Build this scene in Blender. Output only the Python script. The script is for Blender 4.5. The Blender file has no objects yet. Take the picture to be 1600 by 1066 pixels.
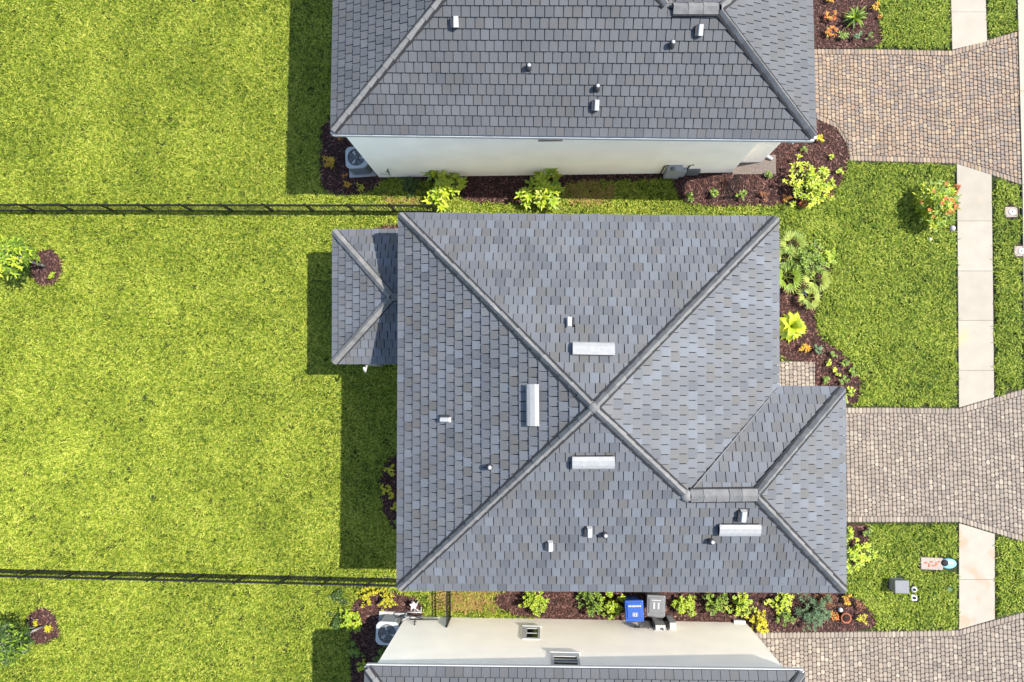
import bpy, math, random
import numpy as np
from mathutils import Vector, Matrix, Quaternion
random.seed(7)
rng = np.random.default_rng(7)
sc = bpy.context.scene
COL = sc.collection
# ------------------------------------------------------------------ camera, sky, sun, exposure
CAM_H = 24.0
FPX = 24.0 / 36.0 * 1600.0                       # focal length in pixels of the 1600 px wide photograph
cam_d = bpy.data.cameras.new('camera'); cam_d.lens = 24.0; cam_d.sensor_width = 36.0
cam_d.clip_start = 0.1; cam_d.clip_end = 3000.0
cam = bpy.data.objects.new('camera', cam_d); COL.objects.link(cam)
cam.location = (0, 0, CAM_H)
_nad = Vector(((855 - 800) / FPX, -(600 - 533) / FPX, -1.0)).normalized()
CAM_Q = _nad.rotation_difference(Vector((0, 0, -1)))
cam.rotation_mode = 'QUATERNION'; cam.rotation_quaternion = CAM_Q
sc.camera = cam
SUN_DIR = Vector((-0.70, -0.13, -1.0)).normalized()
SUN_STRENGTH, SKY_STRENGTH, EXPOSURE = 4.5, 0.15, 1.45
world = bpy.data.worlds.new('World'); sc.world = world; world.use_nodes = True
_wt = world.node_tree; _wt.nodes.clear()
_sky = _wt.nodes.new('ShaderNodeTexSky'); _sky.sky_type = 'NISHITA'; _sky.sun_disc = False
_sky.sun_elevation = math.asin(-SUN_DIR.z); _sky.sun_rotation = math.atan2(-SUN_DIR.x, -SUN_DIR.y)
_bg = _wt.nodes.new('ShaderNodeBackground'); _bg.inputs[1].default_value = SKY_STRENGTH
_wo = _wt.nodes.new('ShaderNodeOutputWorld')
_wt.links.new(_sky.outputs[0], _bg.inputs[0]); _wt.links.new(_bg.outputs[0], _wo.inputs[0])
sun_d = bpy.data.lights.new('sun', 'SUN'); sun_d.energy = SUN_STRENGTH; sun_d.angle = math.radians(0.6)
sun_d.color = (1.0, 0.955, 0.88)
sun = bpy.data.objects.new('sun', sun_d); COL.objects.link(sun)
sun.rotation_mode = 'QUATERNION'; sun.rotation_quaternion = SUN_DIR.to_track_quat('-Z', 'Y')
sun.location = (30, 5, 45)
vs = sc.view_settings
sc.display_settings.display_device = 'sRGB'
vs.view_transform = 'Standard'; vs.look = 'None'; vs.exposure = EXPOSURE; vs.gamma = 1.0
vs.use_curve_mapping = False
sc.render.engine = 'CYCLES'
sc.cycles.max_bounces = 6; sc.cycles.use_denoising = True

# ------------------------------------------------------------------ survey helpers
def ray(px, py):
    return CAM_Q @ Vector(((px - 800) / FPX, -(py - 533) / FPX, -1.0))
def W(px, py, h=0.0):
    """point at height h seen at (px, py) of the survey photograph"""
    d = ray(px, py); t = (h - CAM_H) / d.z
    return Vector((d.x * t, d.y * t, h))
def on_plane(px, py, p, n):
    d = ray(px, py); o = Vector((0, 0, CAM_H))
    t = (p - o).dot(n) / d.dot(n)
    return o + d * t
def P2(px, py):
    p = W(px, py); return (p.x, p.y)

# ------------------------------------------------------------------ materials
def _n(nt, t, **kw):
    n = nt.nodes.new(t)
    for k, v in kw.items(): setattr(n, k, v)
    return n
def M(name, cols, rough=0.8, nscale=6.0, namp=0.25, bump=0.0, bscale=40.0, spec=0.3, metallic=0.0,
      trans=0.0, loc_noise=0.0, stain=None, detail=4.0, k=0.71):
    if not isinstance(cols, list): cols = [cols]
    kk = k if isinstance(k, tuple) else (k * 0.757,) * 3
    if isinstance(k, tuple): kk = tuple(q * 0.757 for q in k)
    if name == 'cream_stucco': kk = (1, 1, 1)
    cols = [tuple(c[i] * kk[i] for i in range(3)) for c in cols]
    m = bpy.data.materials.new(name); m.use_nodes = True
    nt = m.node_tree; nt.nodes.clear(); L = nt.links.new
    out = _n(nt, 'ShaderNodeOutputMaterial'); b = _n(nt, 'ShaderNodeBsdfPrincipled')
    b.inputs['Roughness'].default_value = rough; b.inputs['Metallic'].default_value = metallic
    b.inputs['Specular IOR Level'].default_value = spec
    geo = _n(nt, 'ShaderNodeNewGeometry'); oi = _n(nt, 'ShaderNodeObjectInfo')
    at = _n(nt, 'ShaderNodeAttribute', attribute_name='rnd')
    add = _n(nt, 'ShaderNodeMath', operation='ADD'); L(at.outputs['Fac'], add.inputs[0]); L(oi.outputs['Random'], add.inputs[1])
    fr = _n(nt, 'ShaderNodeMath', operation='FRACT'); L(add.outputs[0], fr.inputs[0])
    src = fr.outputs[0]
    if loc_noise:
        ln = _n(nt, 'ShaderNodeTexNoise'); ln.inputs['Scale'].default_value = loc_noise; ln.inputs['Detail'].default_value = 5
        L(oi.outputs['Location'], ln.inputs['Vector'])
        mr = _n(nt, 'ShaderNodeMapRange'); L(ln.outputs['Fac'], mr.inputs[0])
        mr.inputs[1].default_value = 0.3; mr.inputs[2].default_value = 0.7
        mx = _n(nt, 'ShaderNodeMix'); mx.inputs[0].default_value = 0.84
        L(mr.outputs[0], mx.inputs[2]); L(src, mx.inputs[3]); src = mx.outputs[0]
    ramp = _n(nt, 'ShaderNodeValToRGB'); el = ramp.color_ramp.elements
    cs = [c if len(c) == 4 else (*c, 1) for c in cols]
    if len(cs) == 1: cs = cs * 2
    el[0].position = 0; el[0].color = cs[0]; el[1].position = 1; el[1].color = cs[-1]
    for i, c in enumerate(cs[1:-1]):
        e = el.new((i + 1) / (len(cs) - 1)); e.color = c
    L(src, ramp.inputs[0]); color = ramp.outputs[0]
    if namp:
        nz = _n(nt, 'ShaderNodeTexNoise'); nz.inputs['Scale'].default_value = nscale; nz.inputs['Detail'].default_value = detail
        L(geo.outputs['Position'], nz.inputs['Vector'])
        mr2 = _n(nt, 'ShaderNodeMapRange'); L(nz.outputs['Fac'], mr2.inputs[0])
        mr2.inputs[1].default_value = 0.25; mr2.inputs[2].default_value = 0.75
        mr2.inputs[3].default_value = 1 - namp; mr2.inputs[4].default_value = 1 + namp
        sc_ = _n(nt, 'ShaderNodeVectorMath', operation='SCALE'); L(color, sc_.inputs[0]); L(mr2.outputs[0], sc_.inputs['Scale'])
        color = sc_.outputs[0]
    if stain:
        sn = _n(nt, 'ShaderNodeTexNoise'); sn.inputs['Scale'].default_value = stain[1]; sn.inputs['Detail'].default_value = 6
        L(geo.outputs['Position'], sn.inputs['Vector'])
        sr = _n(nt, 'ShaderNodeMapRange'); L(sn.outputs['Fac'], sr.inputs[0])
        sr.inputs[1].default_value = stain[2]; sr.inputs[2].default_value = stain[2] + 0.12
        sr.inputs[4].default_value = stain[3]
        mx = _n(nt, 'ShaderNodeMix', data_type='RGBA'); L(sr.outputs[0], mx.inputs[0]); L(color, mx.inputs[6])
        mx.inputs[7].default_value = (*stain[0], 1); color = mx.outputs[2]
    L(color, b.inputs['Base Color'])
    if bump:
        bn = _n(nt, 'ShaderNodeTexNoise'); bn.inputs['Scale'].default_value = bscale; bn.inputs['Detail'].default_value = 3
        L(geo.outputs['Position'], bn.inputs['Vector'])
        bp = _n(nt, 'ShaderNodeBump'); bp.inputs['Strength'].default_value = bump; bp.inputs['Distance'].default_value = 0.02
        L(bn.outputs['Fac'], bp.inputs['Height']); L(bp.outputs[0], b.inputs['Normal'])
    if trans:
        tr = _n(nt, 'ShaderNodeBsdfTranslucent'); L(color, tr.inputs[0])
        ms = _n(nt, 'ShaderNodeMixShader'); ms.inputs[0].default_value = trans
        L(b.outputs[0], ms.inputs[1]); L(tr.outputs[0], ms.inputs[2]); L(ms.outputs[0], out.inputs[0])
    else:
        L(b.outputs[0], out.inputs[0])
    return m

MAT = dict(
    soil=M('soil_turf', [(0.025, 0.036, 0.006), (0.045, 0.055, 0.010)], 0.95, 3.0, 0.4, 0.6, 30),
    grass=M('grass_blades', [(0.020, 0.060, 0.004), (0.085, 0.15, 0.008), (0.20, 0.275, 0.014), (0.35, 0.40, 0.035), (0.52, 0.52, 0.085), (0.66, 0.62, 0.16)], 0.6, 0.5, 0.13, trans=0.12, loc_noise=0.5, spec=0.2, k=(.67,.71,.54)),
    frontgrass=M('watered_grass_blades', [(0.020, 0.060, 0.004), (0.085, 0.15, 0.008), (0.20, 0.275, 0.014), (0.35, 0.40, 0.035), (0.52, 0.52, 0.085), (0.66, 0.62, 0.16)], 0.6, 0.5, 0.13, trans=0.12, loc_noise=0.5, spec=0.2, k=(.63,.71,.54)),
    drygrass=M('dry_grass_blades', [(0.25, 0.23, 0.03), (0.42, 0.26, 0.07), (0.5, 0.33, 0.11), (0.3, 0.31, 0.03)], 0.7, 0.8, 0.25, trans=0.25, loc_noise=0.9),
    turf=M('distant_turf', [(0.17, 0.20, 0.025), (0.19, 0.22, 0.03)], 0.95, 5.0, 0.35, 0.8, 30, detail=10),
    mulchbase=M('mulch_ground', [(0.035, 0.016, 0.012)], 0.95, 9, 0.5, 0.8, 40),
    mulch=M('mulch_chips', [(0.035, 0.014, 0.010), (0.085, 0.030, 0.022), (0.15, 0.056, 0.042), (0.06, 0.022, 0.017), (0.33, 0.18, 0.14)], 0.85, 20, 0.3),
    tile=M('roof_tile', [(0.125, 0.132, 0.15), (0.18, 0.19, 0.215), (0.155, 0.162, 0.18), (0.20, 0.205, 0.22), (0.15, 0.145, 0.14), (0.21, 0.23, 0.265), (0.165, 0.168, 0.18)], 0.72, 0.9, 0.12, 0.25, 25, spec=0.4, k=(.49,.495,.49), detail=8),
    tile_dark=M('roof_tile_weathered', [(0.125, 0.132, 0.148), (0.16, 0.166, 0.182), (0.142, 0.147, 0.16), (0.175, 0.18, 0.195), (0.145, 0.143, 0.145), (0.17, 0.18, 0.20)], 0.72, 0.9, 0.14, 0.25, 25, spec=0.4, k=(.42,.425,.42), detail=8),
    deck=M('roof_underlay', [(0.025, 0.026, 0.03)], 0.9),
    cap=M('ridge_cap_tile', [(0.21, 0.208, 0.205), (0.25, 0.246, 0.24), (0.28, 0.272, 0.262)], 0.75, 6, 0.2, 0.15, 40, spec=0.15, k=0.62),
    mortar=M('ridge_mortar_shadow', [(0.028, 0.028, 0.03)], 0.9, 10, 0.3),
    stucco=M('cream_stucco', [(0.95, 0.86, 0.725)], 0.9, 1.1, 0.05, 0.3, 60, spec=0.2, k=1.0, detail=9),
    trim=M('white_trim_paint', [(0.82, 0.81, 0.78)], 0.5, 3, 0.05, k=0.62),
    metal_white=M('white_painted_metal', [(0.72, 0.72, 0.71), (0.8, 0.8, 0.79)], 0.5, 7, 0.08, spec=0.3, k=0.46),
    vent=M('grey_white_vent_metal', [(0.6, 0.6, 0.59)], 0.5, 9, 0.1, spec=0.3, k=0.46),
    dark=M('dark_recess', [(0.012, 0.012, 0.013)], 0.8),
    black=M('black_powder_coat', [(0.010, 0.010, 0.011)], 0.45, spec=0.4),
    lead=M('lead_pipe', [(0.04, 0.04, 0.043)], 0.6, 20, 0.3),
    conc=M('concrete_walk', [(0.74, 0.685, 0.59), (0.80, 0.745, 0.65), (0.77, 0.71, 0.61)], 0.9, 2.2, 0.07, 0.25, 120, stain=((0.42, 0.24, 0.11), 0.9, 0.62, 0.55), k=(.395,.38,.355)),
    conc_rust=M('rust_stained_walk', [(0.74, 0.685, 0.59), (0.80, 0.745, 0.65), (0.77, 0.71, 0.61)], 0.9, 2.2, 0.07, 0.25, 120, stain=((0.27, 0.15, 0.08), 1.7, 0.55, 0.5), k=(.395,.38,.355)),
    conc_grey=M('grey_concrete', [(0.5, 0.49, 0.46)], 0.9, 6, 0.15, 0.3, 80),
    asphalt=M('asphalt', [(0.05, 0.05, 0.052)], 0.9, 20, 0.3, 0.4, 200),
    jointsand=M('joint_sand', [(0.19, 0.155, 0.13)], 0.95, 20, 0.3),
    paver_tan=M('tan_pavers', [(0.38, 0.26, 0.185), (0.50, 0.35, 0.25), (0.30, 0.235, 0.20), (0.56, 0.41, 0.28), (0.43, 0.28, 0.19), (0.34, 0.27, 0.235), (0.5, 0.33, 0.225)], 0.85, 2.0, 0.15, 0.3, 60, k=(.51,.54,.535)),
    paver_grey=M('grey_beige_pavers', [(0.34, 0.29, 0.255), (0.46, 0.40, 0.35), (0.30, 0.265, 0.245), (0.55, 0.495, 0.425), (0.38, 0.325, 0.285), (0.42, 0.37, 0.33), (0.36, 0.30, 0.265)], 0.85, 2.0, 0.12, 0.3, 60, k=(.53,.50,.45)),
    ac=M('ac_cabinet_paint', [(0.62, 0.64, 0.64)], 0.45, 8, 0.06, spec=0.4, k=0.55),
    acgrey=M('ac_louvre_grey', [(0.2, 0.21, 0.21)], 0.5, 8, 0.1),
    copper=M('insulated_line', [(0.02, 0.02, 0.02)], 0.7),
    glass=M('window_glass', [(0.012, 0.015, 0.016)], 0.12, 1, 0, spec=0.25),
    blind=M('window_blind', [(0.16, 0.17, 0.17)], 0.6),
    blue=M('blue_bin_plastic', [(0.010, 0.085, 0.42)], 0.45, 6, 0.1, spec=0.4),
    grey=M('grey_bin_plastic', [(0.17, 0.175, 0.185)], 0.5, 6, 0.1, spec=0.4),
    darkgrey=M('dark_grey_plastic', [(0.06, 0.06, 0.065)], 0.5),
    white=M('white_plastic', [(0.8, 0.8, 0.78)], 0.5, 8, 0.05, k=0.5),
    cyan=M('light_blue_plastic', [(0.25, 0.6, 0.75)], 0.4),
    cobalt=M('cobalt_glass', [(0.01, 0.03, 0.35)], 0.06, 1, 0, spec=0.9),
    pinkstone=M('cast_stone', [(0.40, 0.33, 0.28)], 0.8, 25, 0.2, 0.3, 90),
    terracotta=M('terracotta', [(0.42, 0.13, 0.06)], 0.8, 9, 0.2),
    orangepole=M('orange_red_stalk', [(0.55, 0.12, 0.03), (0.42, 0.07, 0.02)], 0.6, 6, 0.2),
    greybox=M('grey_green_cabinet', [(0.27, 0.29, 0.29)], 0.55, 8, 0.08),
    bark=M('pale_bark', [(0.5, 0.46, 0.38)], 0.85, 14, 0.25, 0.4, 40),
    stem=M('green_brown_stem', [(0.09, 0.10, 0.03)], 0.8, 10, 0.3),
    lime=M('lime_leaf', [(0.14, 0.28, 0.015), (0.27, 0.42, 0.02), (0.38, 0.50, 0.03), (0.22, 0.37, 0.02)], 0.45, 3, 0.2, trans=0.25, spec=0.4, k=(1.3,1.08,1.0)),
    green=M('green_leaf', [(0.07, 0.145, 0.008), (0.15, 0.24, 0.012), (0.24, 0.34, 0.02), (0.10, 0.18, 0.01)], 0.45, 3, 0.2, trans=0.22, spec=0.4, k=0.9),
    deep=M('deep_green_leaf', [(0.028, 0.07, 0.008), (0.06, 0.12, 0.01), (0.11, 0.18, 0.016)], 0.45, 3, 0.2, trans=0.2, spec=0.4),
    yellow=M('yellow_leaf', [(0.42, 0.36, 0.015), (0.58, 0.48, 0.02), (0.34, 0.38, 0.02)], 0.5, 3, 0.15, trans=0.22, k=0.95),
    gold=M('gold_orange_leaf', [(0.6, 0.28, 0.015), (0.62, 0.42, 0.02), (0.55, 0.2, 0.015), (0.36, 0.34, 0.02)], 0.5, 3, 0.15, trans=0.22, k=0.9),
    orange=M('orange_leaf', [(0.55, 0.14, 0.02), (0.48, 0.08, 0.02), (0.58, 0.26, 0.03), (0.14, 0.24, 0.02)], 0.5, 3, 0.15, trans=0.2, k=0.9),
    rust=M('rust_leaf', [(0.26, 0.09, 0.03), (0.34, 0.14, 0.05), (0.2, 0.08, 0.03)], 0.6, 3, 0.2, trans=0.15),
    yucca=M('yellow_green_frond', [(0.20, 0.26, 0.035), (0.30, 0.34, 0.06), (0.13, 0.20, 0.03)], 0.5, 3, 0.15, trans=0.2, k=1.1),
    bluegreen=M('blue_green_leaf', [(0.10, 0.20, 0.09), (0.16, 0.28, 0.12)], 0.5, 3, 0.15, trans=0.2),
)

# ------------------------------------------------------------------ mesh helpers
LOC = {}
def wloc(o):
    return LOC.get(o.name, Vector((0, 0, 0)))
def tag(o, label=None, cat=None, group=None, kind=None):
    if label: o['label'] = label
    if cat: o['category'] = cat
    if group: o['group'] = group
    if kind: o['kind'] = kind
    return o
def thing(name, label, cat, loc, group=None):
    o = bpy.data.objects.new(name, None); COL.objects.link(o); o.empty_display_size = 0.2
    o.location = loc; LOC[o.name] = Vector(loc)
    return tag(o, label, cat, group)
class MB:
    def __init__(s): s.v = []; s.f = []; s.r = []; s.mi = []; s.m = 0; s.sm = []
    def add(s, vs, fs, r=None, smooth=False):
        o = len(s.v); s.v += [tuple(p) for p in vs]
        r = random.random() if r is None else r
        for f in fs: s.f.append([i + o for i in f]); s.r.append(r); s.mi.append(s.m); s.sm.append(smooth)
    def box(s, c, size, rot=None, taper=1.0, r=None):
        c = Vector(c); hx, hy, hz = size[0] / 2, size[1] / 2, size[2] / 2
        vs = []
        for z, k in ((-hz, 1.0), (hz, taper)):
            for x, y in ((-hx, -hy), (hx, -hy), (hx, hy), (-hx, hy)):
                p = Vector((x * k, y * k, z)); vs.append(c + (rot @ p if rot else p))
        s.add(vs, [(3, 2, 1, 0), (4, 5, 6, 7), (0, 1, 5, 4), (1, 2, 6, 5), (2, 3, 7, 6), (3, 0, 4, 7)], r)
    def rbox(s, c, size, bev=0.02, rot=None, r=None):
        """box with rounded vertical corners and a bevelled top"""
        c = Vector(c); hx, hy, hz = size[0] / 2, size[1] / 2, size[2] / 2
        def ring(ix, z, rad):
            pts = []
            for cx, cy, a0 in ((1, 1, 0), (-1, 1, 90), (-1, -1, 180), (1, -1, 270)):
                for k in (0, 45, 90):
                    a = math.radians(a0 + k)
                    pts.append(Vector((cx * (hx - ix - rad) + rad * math.cos(a), cy * (hy - ix - rad) + rad * math.sin(a), z)))
            return pts
        rr = min(hx, hy) * 0.3 if bev > 0.03 else bev
        rings = [ring(0, -hz, rr), ring(0, hz - bev, rr), ring(bev * 0.3, hz - bev * 0.3, rr), ring(bev, hz, rr * 0.8)]
        vs = [c + (rot @ p if rot else p) for R in rings for p in R]; n = 12
        fs = [tuple(range(n))[::-1], tuple(range(3 * n, 4 * n))]
        for k in range(3):
            for i in range(n): fs.append((k * n + i, k * n + (i + 1) % n, (k + 1) * n + (i + 1) % n, (k + 1) * n + i))
        s.add(vs, fs, r)
    def prism(s, bot, top, r=None):
        n = len(bot)
        fs = [tuple(range(n))[::-1], tuple(range(n, 2 * n))] + [(i, (i + 1) % n, n + (i + 1) % n, n + i) for i in range(n)]
        s.add(list(bot) + list(top), fs, r)
    def tube(s, pts, rad, n=6, r=None, caps=True):
        pts = [Vector(p) for p in pts]; rad = rad if isinstance(rad, (list, tuple)) else [rad] * len(pts)
        vs = []
        for i, p in enumerate(pts):
            t = (pts[min(i + 1, len(pts) - 1)] - pts[max(i - 1, 0)]).normalized()
            a = t.orthogonal().normalized() if abs(t.z) > 0.9 else t.cross(Vector((0, 0, 1))).normalized()
            b = t.cross(a)
            for k in range(n):
                q = 2 * math.pi * k / n; vs.append(p + (a * math.cos(q) + b * math.sin(q)) * rad[i])
        fs = []
        for i in range(len(pts) - 1):
            for k in range(n): fs.append((i * n + k, i * n + (k + 1) % n, (i + 1) * n + (k + 1) % n, (i + 1) * n + k))
        if caps: fs += [tuple(range(n))[::-1], tuple(range((len(pts) - 1) * n, len(pts) * n))]
        s.add(vs, fs, r, smooth=n > 5)
    def lathe(s, c, prof, n=16, rot=None, r=None, smooth=True):
        c = Vector(c); vs = []
        for rr, z in prof:
            for k in range(n):
                q = 2 * math.pi * k / n; p = Vector((rr * math.cos(q), rr * math.sin(q), z)); vs.append(c + (rot @ p if rot else p))
        fs = []
        for i in range(len(prof) - 1):
            for k in range(n): fs.append((i * n + k, i * n + (k + 1) % n, (i + 1) * n + (k + 1) % n, (i + 1) * n + k))
        fs += [tuple(range(n))[::-1], tuple(range((len(prof) - 1) * n, len(prof) * n))]
        s.add(vs, fs, r, smooth)
    def mesh(s, name, mats, off=Vector((0, 0, 0))):
        me = bpy.data.meshes.new(name)
        me.from_pydata([(x - off.x, y - off.y, z - off.z) for x, y, z in s.v], [], s.f)
        for m in (mats if isinstance(mats, list) else [mats]): me.materials.append(m)
        a = me.attributes.new('rnd', 'FLOAT', 'FACE'); a.data.foreach_set('value', s.r)
        me.polygons.foreach_set('material_index', s.mi)
        me.polygons.foreach_set('use_smooth', s.sm)
        me.update(); return me
    def build(s, name, mats, parent=None, kind=None, loc=None):
        off = wloc(parent) if parent else (Vector(loc) if loc is not None else Vector((0, 0, 0)))
        o = bpy.data.objects.new(name, s.mesh(name, mats, off)); COL.objects.link(o)
        if parent: o.parent = parent
        else: o.location = off
        LOC[o.name] = off
        if kind: o['kind'] = kind
        return o
def inst(name, me, mat_world, parent):
    """a part that shares its mesh with alike pieces"""
    o = bpy.data.objects.new(name, me); COL.objects.link(o); o.parent = parent
    o.matrix_basis = Matrix.Translation(-wloc(parent)) @ mat_world
    return o
def frame(o, x, y, z):
    m = Matrix.Identity(4)
    for i, a in enumerate((x, y, z)):
        m[0][i], m[1][i], m[2][i] = a
    m[0][3], m[1][3], m[2][3] = o
    return m
def clip_rect(poly, x0, x1, y0, y1):
    def cl(ps, ax, val, sign):
        out = []
        for i in range(len(ps)):
            a, b = ps[i], ps[(i + 1) % len(ps)]
            da, db = sign * (a[ax] - val), sign * (b[ax] - val)
            if da >= 0: out.append(a)
            if (da >= 0) != (db >= 0):
                t = da / (da - db); out.append((a[0] + (b[0] - a[0]) * t, a[1] + (b[1] - a[1]) * t))
        return out
    for ax, val, sg in ((0, x0, 1), (0, x1, -1), (1, y0, 1), (1, y1, -1)):
        poly = cl(poly, ax, val, sg)
        if len(poly) < 3: return []
    res = []
    for p in poly:
        if not res or abs(p[0] - res[-1][0]) + abs(p[1] - res[-1][1]) > 1e-4: res.append(p)
    if len(res) > 1 and abs(res[0][0] - res[-1][0]) + abs(res[0][1] - res[-1][1]) < 1e-4: res.pop()
    return res if len(res) >= 3 else []
def area2(p): return 0.5 * sum(p[i][0] * p[(i + 1) % len(p)][1] - p[(i + 1) % len(p)][0] * p[i][1] for i in range(len(p)))
def inside_np(xy, poly):
    x, y = xy[:, 0], xy[:, 1]; c = np.zeros(len(xy), bool); n = len(poly)
    for i in range(n):
        (x1, y1), (x2, y2) = poly[i], poly[(i + 1) % n]
        if y1 == y2: continue
        k = ((y1 > y) != (y2 > y)) & (x < (x2 - x1) * (y - y1) / (y2 - y1) + x1)
        c ^= k
    return c
def smooth_poly(px, n=2):
    p = [P2(*q) for q in px]
    for _ in range(n):
        p = [q for i in range(len(p)) for q in ((0.75 * p[i][0] + 0.25 * p[(i + 1) % len(p)][0], 0.75 * p[i][1] + 0.25 * p[(i + 1) % len(p)][1]),
                                                 (0.25 * p[i][0] + 0.75 * p[(i + 1) % len(p)][0], 0.25 * p[i][1] + 0.75 * p[(i + 1) % len(p)][1]))]
    return p
def sheet(name, poly, z, mat, kind='structure', thick=0.0):
    b = MB()
    if area2(poly) < 0: poly = poly[::-1]
    top = [(x, y, z) for x, y in poly]
    if thick: b.prism([(x, y, z - thick) for x, y in poly], top)
    else: b.add(top, [tuple(range(len(top)))])
    return b.build(name, mat, kind=kind)

# ------------------------------------------------------------------ ground, road, walks, drives
b = MB(); b.add([(-900, -900, 0), (900, -900, 0), (900, 900, 0), (-900, 900, 0)], [(0, 1, 2, 3)])
b.build('lawn', MAT['turf'], kind='structure')

EXCL = []            # areas without turf
def P2x(l): return [P2(*p) for p in l]

kerb_l = [(1583, -160), (1588, 0), (1595.5, 290), (1598.5, 537), (1602, 800), (1605, 1230)]
k2 = P2x(kerb_l)
road = sheet('road', k2 + [(k2[-1][0] + 9, k2[-1][1]), (k2[0][0] + 9, k2[0][1])], 0.006, MAT['asphalt'])
EXCL.append(k2 + [(k2[-1][0] + 9, k2[-1][1]), (k2[0][0] + 9, k2[0][1])])
kb = bpy.data.objects.new('kerb', None); COL.objects.link(kb); kb['kind'] = 'structure'; LOC['kerb'] = Vector((0, 0, 0))
for (x1, y1), (x2, y2) in zip(k2, k2[1:]):
    n = max(1, round(math.hypot(x2 - x1, y2 - y1) / 3.0))
    for i in range(n):
        a = Vector((x1 + (x2 - x1) * i / n, y1 + (y2 - y1) * i / n, 0)); c = Vector((x1 + (x2 - x1) * (i + 1) / n, y1 + (y2 - y1) * (i + 1) / n, 0))
        d = (c - a).normalized(); a += d * 0.006; c -= d * 0.006
        kbm = MB(); kbm.prism([a, c, c + Vector((0.42, 0, 0)), a + Vector((0.42, 0, 0))][::-1], [p + Vector((0, 0, z)) for p, z in ((a, 0.075), (c, 0.075), (c + Vector((0.42, 0, 0)), 0.03), (a + Vector((0.42, 0, 0)), 0.03))][::-1])
        kbm.build('kerb_stone', MAT['conc'], kb)

def walk_slab(poly_px, parent, mat='conc'):
    p = P2x(poly_px)
    if area2(p) < 0: p = p[::-1]
    cx = sum(q[0] for q in p) / len(p); cy = sum(q[1] for q in p) / len(p)
    def ins(g, z): return [(x + (cx - x) / max(0.01, math.hypot(cx - x, cy - y)) * g, y + (cy - y) / max(0.01, math.hypot(cx - x, cy - y)) * g, z) for x, y in p]
    m = MB(); zt = 0.055 + random.uniform(-0.003, 0.003)
    lo, mid, hi = ins(0.004, -0.05), ins(0.004, zt - 0.006), ins(0.012, zt)
    n = len(p)
    m.add(lo + mid + hi, [tuple(range(2 * n, 3 * n))] + [(k * n + i, k * n + (i + 1) % n, (k + 1) * n + (i + 1) % n, (k + 1) * n + i) for k in (0, 1) for i in range(n)])
    m.build('slab', MAT[mat], parent)
def sidewalk(lft, rgt, joints, mat='conc'):
    """lft/rgt: [(x,y) top, (x,y) bottom] pixel edges, joints: y rows between"""
    o = bpy.data.objects.new('sidewalk', None); COL.objects.link(o); o['kind'] = 'structure'; LOC[o.name] = Vector((0, 0, 0))
    def at(e, y): return (e[0][0] + (e[1][0] - e[0][0]) * (y - e[0][1]) / (e[1][1] - e[0][1]), y)
    rows = [None] + joints + [None]
    for i in range(len(rows) - 1):
        a, c = rows[i], rows[i + 1]
        walk_slab([lft[0] if a is None else at(lft, a), rgt[0] if a is None else at(rgt, a),
                   rgt[1] if c is None else at(rgt, c), lft[1] if c is None else at(lft, c)], o, mat)
    EXCL.append(P2x([lft[0], rgt[0], rgt[1], lft[1]]))
sidewalk([(1482, -100), (1486.5, 79)], [(1536, -100), (1541, 66)], [-42, 20])
sidewalk([(1493.5, 256.5), (1497, 637)], [(1548, 274), (1552, 621)], [346, 424, 501, 579])
sidewalk([(1497, 817), (1497, 983)], [(1553, 834), (1553, 967)], [905], 'conc_rust')

def paver(m, poly, z0, z1, gap, bev, r=None):
    if area2(poly) < 0: poly = poly[::-1]
    if area2(poly) < 0.004: return
    n = len(poly); cx = sum(p[0] for p in poly) / n; cy = sum(p[1] for p in poly) / n
    cut = []
    for i in range(n):
        a, c = poly[i], poly[(i + 1) % n]; L = math.hypot(c[0] - a[0], c[1] - a[1])
        k = min(0.3, 0.03 / max(L, 0.03))
        cut += [(a[0] + (c[0] - a[0]) * k, a[1] + (c[1] - a[1]) * k), (c[0] + (a[0] - c[0]) * k, c[1] + (a[1] - c[1]) * k)]
    def ins(g, z):
        out = []
        for x, y in cut:
            d = math.hypot(cx - x, cy - y); out.append((x + (cx - x) / d * g, y + (cy - y) / d * g, z))
        return out
    lo, mid, hi = ins(gap / 2, z0), ins(gap / 2, z1 - bev * 0.7), ins(gap / 2 + bev, z1)
    k = len(cut)
    m.add(lo + mid + hi, [tuple(range(2 * k, 3 * k))] + [(q * k + i, q * k + (i + 1) % k, (q + 1) * k + (i + 1) % k, (q + 1) * k + i) for q in (0, 1) for i in range(k)], r)
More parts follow.
